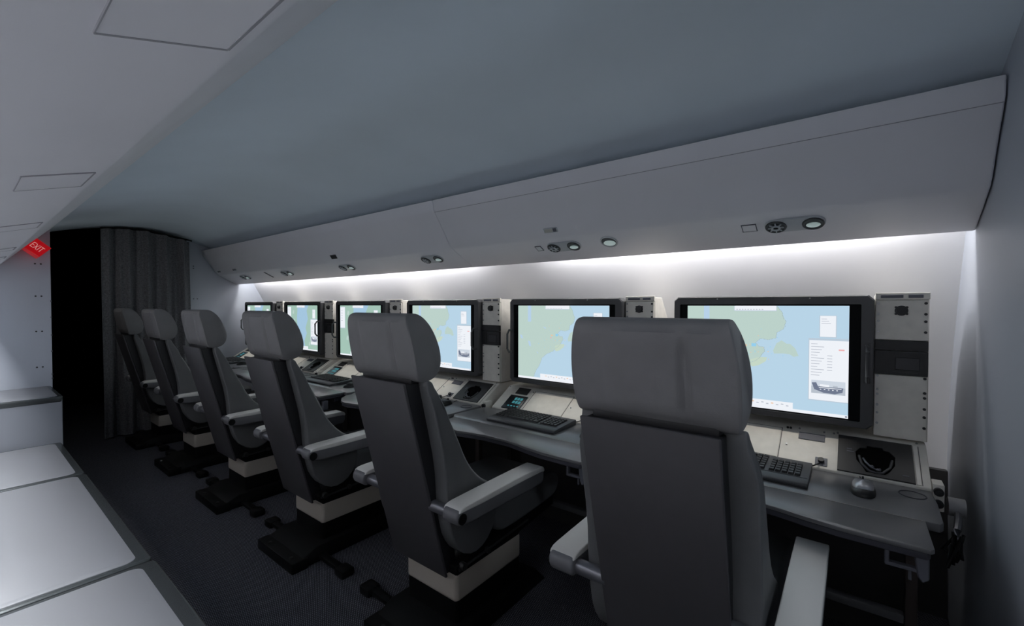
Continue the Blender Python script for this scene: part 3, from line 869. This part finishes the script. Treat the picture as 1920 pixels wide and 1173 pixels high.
    m = MB(); m.cyl(TP @ Vector((0.219, 0.165 * PL, 0.003)), TP @ Vector((0.219, 0.165 * PL, 0.016)), 0.010, n=16); part('jack', m, M['module'], jk)
    # small read-out and blank module on the left
    m = on(-0.335, -0.205, 0.03, 0.60, 0.0, 0.006, 0.002); rd = part('readout', m, M['lcd'], cp, 'black readout with teal digits')
    m = MB()
    for r_, (a, b) in enumerate(((-0.285, -0.222), (-0.285, -0.222))):
        for k in range(3): on(a + 0.021 * k, a + 0.021 * k + 0.016, 0.40 - 0.14 * r_, 0.50 - 0.14 * r_, 0.006, 0.0066, 0, m)
    for k in range(4): on(-0.30 + 0.022 * k, -0.30 + 0.022 * k + 0.012, 0.13, 0.17, 0.006, 0.0066, 0, m)
    part('digits', m, M['teal'], rd, 'glowing teal digits')
    m = on(-0.318, -0.228, 0.68, 0.95, 0.0, 0.004, 0.001); part('blank_module', m, M['darkpanel'], cp)
    # connector box on the right flank
    m = MB(); m.box(0.527, 0.556, 2.02, 2.08, 0.655, 0.745, 0.003, 2); cb = part('connector_box', m, M['cream'], root)
    for z in (0.722, 0.682):
        m = MB(); m.cyl((0.541, 2.021, z), (0.541, 2.008, z), 0.013, n=16); m.cyl((0.541, 2.0085, z), (0.541, 2.004, z), 0.007, n=12); part('socket', m, M['module'], cb)
    # frame below the desk
    m = MB(); m.box(-0.40, 0.50, 2.30, 2.34, 0.0, 0.70); part('kick_panel', m, M['darkpanel'], root)
    m = MB(); m.box(0.462, 0.495, 2.02, 2.055, 0.0, 0.698, 0.004, 2); part('support_post', m, mat('brown_post', (0.07, 0.055, 0.05), 0.5), root)
    m = MB(); m.box(-0.40, 0.461, 2.02, 2.055, 0.235, 0.265, 0.004, 2); part('foot_bar', m, mat('grey_bar', (0.13, 0.13, 0.14), 0.5), root)
    return root, rack
con, rack = make_console()
con.location = (stx(0), 2.3, 0)
rack.location = (stx(0) + 0.452, 2.3, 0.84)
for i in range(1, 6):
    dup(con, (stx(i), 2.3, 0), console_lab[i])
    dup(rack, (stx(i) + 0.452, 2.3, 0.84), rack_lab[i])

# ------------------------------------------------------------------ desks
desk_lab = ['grey fold-down desk in front of the nearest console, carrying the silver mouse',
            'grey desk with a curved front edge, between the two nearest chairs',
            'grey desk in front of the third console from the camera',
            'grey desk in front of the fourth console from the camera',
            'grey desk in front of the fifth console from the camera',
            'farthest grey desk, beside the forward bulkhead']
def make_desk():
    root = thing('desk', desk_lab[0], 'desk', (0, 1.8, 0.70), 'desks along the consoles')
    rear = [(-0.47, 1.76), (-0.44, 1.721), (0.512, 1.721), (0.521, 1.74), (0.526, 1.90), (0.522, 2.012), (-0.40, 2.012), (-0.455, 1.99)]
    m = MB(); m.prism(rear, 'z', 0.696, 0.721, 0.003, 2); part('worktop', m, M['desk'], root)
    leaf = [(-0.43, 1.7185), (-0.42, 1.66), (-0.37, 1.60), (-0.29, 1.548), (-0.225, 1.536), (-0.15, 1.552), (-0.066, 1.565), (0.056, 1.566), (0.13, 1.556), (0.20, 1.540), (0.29, 1.5265), (0.40, 1.524), (0.474, 1.525), (0.481, 1.535), (0.481, 1.7185)]
    m = MB(); m.prism(leaf, 'z', 0.709, 0.721, 0.002, 2); part('front_leaf', m, M['desk'], root)
    under = [(p[0] * 0.985, p[1] + 0.004) for p in leaf]
    m = MB(); m.prism(under, 'z', 0.690, 0.7087, 0.002, 1); part('edge_trim', m, M['deskedge'], root, 'dark edge below the leaf')
    m = MB(); m.box(-0.43, 0.481, 1.7187, 1.7207, 0.712, 0.7214); part('hinge_line', m, M['deskline'], root, 'thin pale hinge line')
    m = MB(); m.ring((0.470, 1.935, 0.7215), 'z', 0.034, 0.002, n=28, m=6); part('cup_ring', m, M['deskedge'], root)
    # latch loop and hook below the right end
    m = MB(); m.box(0.385, 0.395, 1.57, 1.59, 0.64, 0.68, 0.002, 1); m.box(0.385, 0.455, 1.57, 1.59, 0.632, 0.642, 0.002, 1); part('latch_loop', m, M['slate'], root)
    m = MB(); m.prism([(0.445, 0.68), (0.475, 0.68), (0.475, 0.622), (0.462, 0.610), (0.452, 0.625)], 'y', 1.565, 1.60, 0.003, 1); m.cyl((0.438, 1.58, 0.632), (0.438, 1.58, 0.605), 0.004); part('latch_arm', m, M['slate'], root)
    for x in (-0.34, 0.42):
        m = MB(); m.box(x, x + 0.03, 1.66, 2.01, 0.655, 0.6955, 0.003, 1); part('bracket', m, M['deskedge'], root)
    return root
dk = make_desk()
dk.location = (stx(0), 1.8, 0.70)
for i in range(1, 6): dup(dk, (stx(i), 1.8, 0.70), desk_lab[i])

# cable and reel beside the right end of the nearest desk
root = thing('headset_cable', 'black cable bundle hanging off the right end of the nearest desk', 'cable', (0.262, 2.0, 0.60))
m = MB(); m.cyl((0.258, 2.06, 0.668), (0.300, 2.06, 0.668), 0.030, n=24); part('reel', m, mat('grey_reel', (0.30, 0.30, 0.31), 0.4), root, 'grey cable reel')
m = MB(); m.tube([(0.28, 2.03, 0.655), (0.275, 1.99, 0.650), (0.268, 1.955, 0.63), (0.262, 1.94, 0.60), (0.262, 1.945, 0.575)], 0.010, 8); part('metal_hose', m, M['steel'], root, 'shiny metal hose')
m = MB()
for k in range(5):
    a = k * 1.3
    m.tube([(0.270 + 0.012 * math.cos(a), 1.95 + 0.02 * math.sin(a), 0.62), (0.250 + 0.02 * math.cos(a * 2), 1.91 + 0.03 * math.sin(a), 0.575 - 0.01 * k), (0.265 + 0.014 * math.sin(a), 1.94, 0.535 + 0.012 * k), (0.28, 1.98 + 0.01 * k, 0.57)], 0.005, 7)
part('cable_loops', m, M['cable'], root)

# ------------------------------------------------------------------ monitors
XL, XR, ZB, ZT, YF = -0.375, 0.374, 0.868, 1.384, 2.150     # casing, station-local
mon_lab = ['nearest map monitor, largest screen, behind the nearest headrest',
           'second map monitor from the camera, with handle on its left edge',
           'third map monitor from the camera, handle in front of a white info window',
           'fourth map monitor from the camera, greener map with white list at left',
           'fifth map monitor from the camera, blue sea band and handle at right',
           'farthest map monitor, small, with a handle against the bulkhead']
def frame_mesh():
    m = MB()
    def rr(x0, x1, z0, z1, c):
        return [(x0 + c, z0), (x1 - c, z0), (x1, z0 + c), (x1, z1 - c), (x1 - c, z1), (x0 + c, z1), (x0, z1 - c), (x0, z0 + c)]
    o = rr(XL, XR, ZB, ZT, 0.018)
    i = rr(-0.347, 0.335, 0.893, 1.349, 0.003)
    n = 8; vs = []; fs = []
    for lst, y, sc in ((o, 2.214, 0), (o, YF + 0.006, 0), ([(x * 0.99, 1.126 + (z - 1.126) * 0.985) for x, z in o], YF, 0), (i, YF, 0), (i, YF + 0.010, 0)):
        for x, z in lst: vs.append((x, y, z))
    for a in range(4):
        for k in range(n):
            k2 = (k + 1) % n; fs.append((a * n + k, a * n + k2, (a + 1) * n + k2, (a + 1) * n + k)[::-1])
    fs.append(tuple(range(n)))
    m.raw(vs, fs)
    bm = bmesh.new(); vv = [bm.verts.new(v) for v in m.v]
    for f in m.f: bm.faces.new([vv[j] for j in f])
    bmesh.ops.recalc_face_normals(bm, faces=bm.faces)
    return MB().add(bm, 0, False)
SX0, SX1, SZ0, SZ1 = -0.313, 0.298, 0.899, 1.343
YS = YF + 0.0085
def uv(u, v, d=0): return (SX0 + (SX1 - SX0) * u, YS - d, SZ1 + (SZ0 - SZ1) * v)
def poly(mb, pts, d, mi=0):
    bm = bmesh.new()
    f = bm.faces.new([bm.verts.new(uv(u, v, d)) for u, v in pts])
    f.normal_update()
    if f.normal.y > 0: f.normal_flip()
    bmesh.ops.triangulate(bm, faces=[f])
    mb.add(bm, mi)
def rect(mb, u0, u1, v0, v1, d, mi=0): poly(mb, [(u0, v0), (u1, v0), (u1, v1), (u0, v1)], d, mi)
LAND_A = [(0, 0), (0.60, 0), (0.63, 0.06), (0.655, 0.16), (0.64, 0.22), (0.60, 0.26), (0.595, 0.31), (0.55, 0.33), (0.50, 0.32), (0.47, 0.36), (0.49, 0.40), (0.52, 0.40), (0.53, 0.44), (0.50, 0.50), (0.47, 0.54), (0.44, 0.56), (0.42, 0.60), (0.35, 0.64), (0.29, 0.70), (0.27, 0.78), (0.22, 0.88), (0.18, 1.0), (0, 1.0)]
def make_monitor(kind):
    root = thing('map_monitor', mon_lab[0], 'monitor', (0, 2.19, 0.868), 'map monitors on the consoles')
    part('casing', frame_mesh(), M['bezel'], root)
    m = MB(); m.box(-0.347, 0.335, YF + 0.0095, YF + 0.014, 0.893, 1.349); part('screen_border', m, M['panelglass'], root, 'black border round the picture')
    m = MB(); rng = random.Random(3)
    if kind == 'A':
        rect(m, 0, 1, 0, 1, 0.0, 0)
        poly(m, LAND_A, 0.0002, 1)
        poly(m, [(0.60, 0.36), (0.63, 0.33), (0.66, 0.36), (0.68, 0.36), (0.71, 0.40), (0.73, 0.47), (0.70, 0.48), (0.68, 0.46), (0.64, 0.455), (0.585, 0.46), (0.58, 0.43)], 0.0002, 1)
        poly(m, [(0.44, 0.53), (0.50, 0.50), (0.545, 0.50), (0.535, 0.54), (0.49, 0.585), (0.45, 0.60), (0.43, 0.57)], 0.0004, 4)
        for a, b in zip(LAND_A[1:22], LAND_A[2:23]):
            for q in range(4):
                p = (a[0] + (b[0] - a[0]) * q / 4, a[1] + (b[1] - a[1]) * q / 4); r2 = (a[0] + (b[0] - a[0]) * (q + 0.8) / 4, a[1] + (b[1] - a[1]) * (q + 0.8) / 4)
                j = rng.uniform(-0.004, 0.004)
                dx, dy = r2[0] - p[0], r2[1] - p[1]; L = math.hypot(dx, dy) or 1; nx, ny = -dy / L * 0.0016, dx / L * 0.0016
                poly(m, [(p[0] + nx + j, p[1] + ny), (r2[0] + nx + j, r2[1] + ny), (r2[0] - nx + j, r2[1] - ny), (p[0] - nx + j, p[1] - ny)], 0.0005, 8)
        rect(m, 0.12, 0.16, 0.0, 0.22, 0.0003, 3)
        for (a, b, c, d) in ((0.02, 0.05, 0.40, 0.46), (0.12, 0.15, 0.48, 0.56), (0.30, 0.33, 0.28, 0.31), (0.22, 0.24, 0.62, 0.65)): poly(m, [(a, c), (b, c + 0.01), (b + 0.01, d), (a + 0.015, d - 0.01)], 0.0003, 3)
        for k in range(70):
            u = rng.gauss(0.45, 0.09); v = rng.gauss(0.42, 0.09); s = rng.uniform(0.002, 0.006)
            rect(m, u, u + s, v, v + s * 1.1, 0.0006, rng.choice([5, 5, 5, 2, 6]))
        rect(m, 0.395, 0.415, 0.385, 0.40, 0.0006, 6); rect(m, 0.385, 0.40, 0.42, 0.43, 0.0006, 7); rect(m, 0.445, 0.475, 0.37, 0.40, 0.0005, 5)
        mats = [M['sea'], M['land'], M['shadow_line'], M['lake'], M['yellowland'], M['cyan_text'], M['orange_text'], M['red_text'], M['coast']]
    else:
        rect(m, 0, 1, 0, 1, 0.0, 0)
        poly(m, [(0.36, 0), (0.72, 0), (0.66, 0.12), (0.70, 0.3), (0.62, 0.5), (0.66, 0.62), (0.58, 0.8), (0.62, 1.0), (0.34, 1.0), (0.30, 0.8), (0.36, 0.55), (0.33, 0.3)], 0.0002, 1)
        for (a, b, c, d) in ((0.20, 0.24, 0.1, 0.2), (0.24, 0.27, 0.3, 0.42), (0.8, 0.84, 0.5, 0.6), (0.18, 0.22, 0.6, 0.7), (0.74, 0.77, 0.8, 0.9)): poly(m, [(a, c), (b, c + 0.02), (b - 0.01, d), (a - 0.02, d - 0.02)], 0.0003, 2)
        for k in range(30):
            u = rng.gauss(0.5, 0.15); v = rng.gauss(0.5, 0.18); s = rng.uniform(0.002, 0.006)
            rect(m, u, u + s, v, v + s * 1.1, 0.0006, 3)
        mats = [M['land_green'], M['sea_blue'], M['land'], M['cyan_text']]
    sc = part('screen', m, mats, root, 'lit chart of a coastline')
    # toolbar, status bars
    m = MB(); rect(m, 0.33, 0.60, 0.0, 0.052, 0.0010, 1); rect(m, 0.333, 0.597, 0.0, 0.046, 0.0012, 0)
    for k in range(10): rect(m, 0.345 + 0.018 * k, 0.355 + 0.018 * k, 0.032, 0.040, 0.0014, 2)
    part('toolbar', m, [M['white'], M['shadow_line'], M['grey_text']], sc, 'white toolbar')
    m = MB(); rect(m, 0.27, 0.70, 0.915, 0.975, 0.0010, 0); rect(m, 0, 1, 0.972, 1.0, 0.0012, 0)
    for k in range(12): rect(m, 0.33 + 0.03 * k, 0.345 + 0.03 * k, 0.935 + 0.01 * (k % 2), 0.945 + 0.01 * (k % 2), 0.0014, 1 if k % 4 else 2)
    rect(m, 0.985, 0.995, 0.98, 0.992, 0.0014, 3)
    part('status_bar', m, [M['white'], M['grey_text'], M['orange_text'], M['ship_dark']], sc, 'white status bar')
    # info windows
    m = MB(); rect(m, 0.843, 0.937, 0.088, 0.288, 0.0010, 1); rect(m, 0.848, 0.932, 0.092, 0.282, 0.0012, 0)
    for k in range(3): rect(m, 0.855, 0.885 + 0.01 * k, 0.118 + 0.02 * k, 0.123 + 0.02 * k, 0.0014, 2)
    part('list_window', m, [M['white'], M['shadow_line'], M['grey_text']], sc, 'small white window')
    m = MB(); rect(m, 0.785, 1.0, 0.296, 0.868, 0.0010, 1); rect(m, 0.79, 1.0, 0.30, 0.86, 0.0012, 0); rect(m, 0.79, 1.0, 0.30, 0.315, 0.0013, 1)
    for k in range(12):
        rect(m, 0.80, 0.835 + 0.012 * ((k * 7) % 4), 0.345 + 0.026 * k, 0.351 + 0.026 * k, 0.0014, 2)
        if 3 < k < 10: rect(m, 0.888, 0.915 + 0.01 * ((k * 5) % 5), 0.345 + 0.026 * k, 0.351 + 0.026 * k, 0.0014, 2)
    rect(m, 0.948, 0.978, 0.39, 0.402, 0.0014, 3)
    iw = part('info_window', m, [M['white'], M['shadow_line'], M['grey_text'], M['red_text']], sc, 'tall white information window')
    m = MB(); rect(m, 0.803, 0.985, 0.68, 0.735, 0.0014, 0); rect(m, 0.803, 0.985, 0.735, 0.80, 0.0014, 1)
    poly(m, [(0.805, 0.705), (0.83, 0.70), (0.84, 0.735), (0.975, 0.735), (0.97, 0.775), (0.93, 0.795), (0.87, 0.79), (0.82, 0.765)], 0.0016, 2)
    rect(m, 0.845, 0.965, 0.742, 0.748, 0.0018, 3); rect(m, 0.85, 0.90, 0.715, 0.735, 0.0018, 3); rect(m, 0.92, 0.945, 0.72, 0.735, 0.0018, 1)
    for k in range(5): rect(m, 0.85 + 0.022 * k, 0.858 + 0.022 * k, 0.757, 0.764, 0.0018, 3)
    part('ship_picture', m, [M['ship_sky'], M['ship_mid'], M['ship_dark'], M['white']], sc, 'small picture of a grey ship')
    if kind == 'B':
        m = MB(); rect(m, 0.005, 0.135, 0.03, 0.46, 0.0010, 1); rect(m, 0.01, 0.13, 0.035, 0.45, 0.0012, 0)
        for k in range(5): rect(m, 0.03, 0.07, 0.10 + 0.05 * k, 0.108 + 0.05 * k, 0.0014, 2)
        part('list_window', m, [M['white'], M['shadow_line'], M['grey_text']], sc, 'white list window at the left')
    # U-shaped handles
    for s, x in ((-1, -0.358), (1, 0.354)):
        m = MB()
        z0, z1, yg = 1.055, 1.190, YF - 0.045
        m.tube([(x, YF + 0.002, z1), (x, YF - 0.028, z1), (x, yg, z1 - 0.022), (x, yg, z0 + 0.022), (x, YF - 0.028, z0), (x, YF + 0.002, z0)], 0.0068, 8)
        for z in (z0, z1): m.box(x - 0.010, x + 0.010, YF - 0.003, YF + 0.001, z - 0.010, z + 0.010, 0.001, 1)
        part('handle', m, M['bezel'], root)
    m = MB(); m.prism([(2.2145, 0.872), (2.2145, 1.365), (2.26, 1.365), (2.40, 1.2), (2.5, 0.872)], 'x', -0.36, 0.368, 0.002, 1); part('wall_mount', m, M['darkpanel'], root)
    m = MB()
    for x in (-0.18, 0.17): m.cyl((x, YF - 0.0015, 1.3735), (x, YF + 0.001, 1.3735), 0.003, n=10)
    part('bezel_screw', m, M['zinc'], root)
    return root
monA = make_monitor('A'); monB = make_monitor('B')
monA.location = (stx(0), 2.19, 0.868)
for i in (1, 2): dup(monA, (stx(i), 2.19, 0.868), mon_lab[i])
monB.location = (stx(3), 2.19, 0.868); monB['label'] = mon_lab[3]
for i in (4, 5): dup(monB, (stx(i), 2.19, 0.868), mon_lab[i])

# ------------------------------------------------------------------ keyboards
kb_lab = ['black keyboard on the nearest desk, half hidden behind the nearest chair',
          'black keyboard on the curved desk between the two nearest chairs',
          'black keyboard on the third desk from the camera',
          'black keyboard on the fourth desk from the camera, beside a dark mouse',
          'black keyboard on the fifth desk from the camera',
          'black keyboard on the farthest desk by the bulkhead']
KX0, KX1, KY0, KY1, KZ = -0.235, 0.195, 1.770, 1.985, 0.7215
KS = 0.055                                # slope of the deck
def make_keyboard(full):
    root = thing('keyboard', kb_lab[0], 'keyboard', (-0.02, 1.87, KZ), 'keyboards on the desks')
    sidep = [(KY0, KZ), (KY0 - 0.002, KZ + 0.010), (KY0 + 0.012, KZ + 0.017), (KY0 + 0.055, KZ + 0.020), (KY1, KZ + 0.029), (KY1 + 0.004, KZ + 0.022), (KY1, KZ)]
    m = MB(); m.prism(sidep, 'x', KX0, KX1, 0.003, 2); part('body', m, M['kbd'], root)
    m = MB(); m.box(KX0 + 0.004, KX1 - 0.004, KY0 + 0.050, KY0 + 0.053, KZ + 0.0185, KZ + 0.0206); part('wrist_line', m, M['key'], root)
    y0 = KY0 + 0.062; pitch_y = 0.0235; rows = 6
    allk = MB()
    def key(x0, x1, r):
        yy = y0 + pitch_y * r; zb = KZ + 0.0205 + (yy - KY0 - 0.055) * KS
        m = MB()
        bm = bmesh.new(); e = 0.0022; h = 0.007
        b = [bm.verts.new(p) for p in ((x0, yy, zb), (x1, yy, zb), (x1, yy + 0.0185, zb + 0.001), (x0, yy + 0.0185, zb + 0.001))]
        t = [bm.verts.new(p) for p in ((x0 + e, yy + e, zb + h), (x1 - e, yy + e, zb + h), (x1 - e, yy + 0.0185 - e, zb + h + 0.001), (x0 + e, yy + 0.0185 - e, zb + h + 0.001))]
        bm.faces.new(t)
        for i in range(4): bm.faces.new((b[i], b[(i + 1) % 4], t[(i + 1) % 4], t[i]))
        if full:
            m.add(bm, 0); part('key', m, M['key'], root)
        else: allk.add(bm, 0)
    x0 = KX0 + 0.014; kw = 0.0200
    for r in range(rows):
        if r == 0:
            x = x0
            for w in (1.5, 1.2, 1.4, 5.6, 1.4, 1.2, 1.7):
                key(x, x + kw * w - 0.002, r); x += kw * w
        else:
            for c in range(14):
                key(x0 + kw * c, x0 + kw * c + kw - 0.002, r)
        xp = x0 + kw * 14 + 0.012
        for c in range(5 if r < 5 else 4):
            if full and r >= 5: continue
            key(xp + kw * c, xp + kw * c + kw - 0.002, r)
    if not full: part('keys', allk, M['key'], root)
    m = MB(); m.tube([(0.15, KY1, KZ + 0.012), (0.175, KY1 + 0.012, KZ + 0.010), (0.195, KY1 + 0.018, KZ + 0.014), (0.214, KY1 + 0.035, KZ + 0.022)], 0.0025, 6); part('cord', m, M['cable'], root)
    return root
kb = make_keyboard(True); kb.location = (stx(0) - 0.02, 1.87, KZ)
dup(kb, (stx(1) - 0.02, 1.87, KZ), kb_lab[1])
kf = make_keyboard(False); kf.location = (stx(2) - 0.02, 1.87, KZ); kf['label'] = kb_lab[2]
for i in (3, 4, 5): dup(kf, (stx(i) - 0.02, 1.87, KZ), kb_lab[i])

# ------------------------------------------------------------------ mice
ms_lab = ['silver-topped black mouse on the nearest desk, in front of the dark recess',
          'black mouse on the curved desk, hidden partly by the nearest chair',
          'dark mouse on the third desk from the camera, beside the second chair backrest',
          'dark mouse on the fourth desk from the camera, beside the third chair',
          'dark mouse on the fifth desk from the camera',
          'dark mouse on the farthest desk by the bulkhead']
def make_mouse():
    root = thing('computer_mouse', ms_lab[0], 'mouse', (0.342, 1.88, KZ), 'mice on the desks')
    def dome(hw, y0, y1, z0, z1, n=20, rows=8):
        bm = bmesh.new(); rings = []
        cx, cy = 0.342, (y0 + y1) / 2
        for j in range(rows + 1):
            t = j / rows; s = math.sqrt(max(0.0, 1 - t ** 2.6)); z = z0 + (z1 - z0) * t
            ring = []
            for k in range(n):
                a = 2 * math.pi * k / n
                c, sn = math.cos(a), math.sin(a)
                ex = 0.75
                px = math.copysign(abs(c) ** ex, c) * hw * max(s, 0.02); py = math.copysign(abs(sn) ** ex, sn) * (y1 - y0) / 2 * max(s, 0.02)
                ring.append(bm.verts.new((cx + px, cy + py, z + 0.004 * (-sn) * t)))
            rings.append(ring)
        for a, b in zip(rings, rings[1:]):
            for k in range(n): bm.faces.new((a[k], a[(k + 1) % n], b[(k + 1) % n], b[k]))
        bm.faces.new(rings[-1]); bm.faces.new(rings[0][::-1])
        bmesh.ops.recalc_face_normals(bm, faces=bm.faces)
        return MB().add(bm, 0, True)
    part('base_shell', dome(0.034, 1.803, 1.945, KZ, KZ + 0.024), M['mouse_base'], root)
    part('top_shell', dome(0.030, 1.822, 1.940, KZ + 0.010, KZ + 0.034), M['mouse_top'], root, 'silver top shell')
    m = MB(); m.cyl((0.339, 1.918, KZ + 0.027), (0.345, 1.918, KZ + 0.027), 0.0085, n=14); part('scroll_wheel', m, M['mouse_base'], root)
    m = MB(); m.tube([(0.342, 1.944, KZ + 0.008), (0.345, 1.965, KZ + 0.004), (0.338, 1.99, KZ + 0.004), (0.335, 2.006, KZ + 0.006)], 0.002, 6); part('cord', m, M['cable'], root)
    return root
ms = make_mouse(); ms.location = (stx(0) + 0.342, 1.88, KZ)
for i in range(1, 6): 
    d = dup(ms, (stx(i) + (0.335 if i % 2 else 0.325), 1.88, KZ), ms_lab[i])
    for c in d.children:
        if c.name.startswith('top_shell'):
            c.data = c.data.copy() if i == 1 else c.data
            c.material_slots[0].link = 'OBJECT'; c.material_slots[0].material = M['mouse_base']
            c['label'] = 'black top shell'

# ------------------------------------------------------------------ unseen fill lamp added on the aft ceiling (behind the camera)
root = thing('aft_fill_lamp', 'added fill lamp in the aft aisle behind the viewpoint', 'lamp', (1.0, 0.72, 2.06))
m = MB(); m.cyl((1.0, 0.72, 2.075), (1.0, 0.72, 2.03), 0.17, n=32); part('fill_lamp_body', m, M['plate'], root)
ld = bpy.data.lights.new('aft_fill_light', 'AREA'); ld.shape = 'DISK'; ld.size = 0.3; ld.energy = P_AFT_FILL; ld.color = C_COOL
lo = bpy.data.objects.new('aft_fill_light', ld); COL.objects.link(lo); lo.parent = root; lo.location = (0, 0, -0.034)

# unseen fill lamp added for the farthest chair, round the corner from the partition
root = thing('vestibule_fill_lamp', 'added fill lamp round the corner behind the left partition', 'lamp', (-5.35, 0.25, 1.84))
m = MB(); m.cyl((-5.35, 0.25, 1.86), (-5.35, 0.25, 1.83), 0.09, n=28); part('fill_lamp_body', m, M['plate'], root)
ld = bpy.data.lights.new('vestibule_fill_light', 'AREA'); ld.shape = 'DISK'; ld.size = 0.16; ld.energy = P_VEST_FILL; ld.color = (1.0, 0.98, 0.97)
lo = bpy.data.objects.new('vestibule_fill_light', ld); COL.objects.link(lo); lo.parent = root; lo.location = (0, 0.06, -0.09); lo.rotation_euler = (math.radians(60), 0, 0)
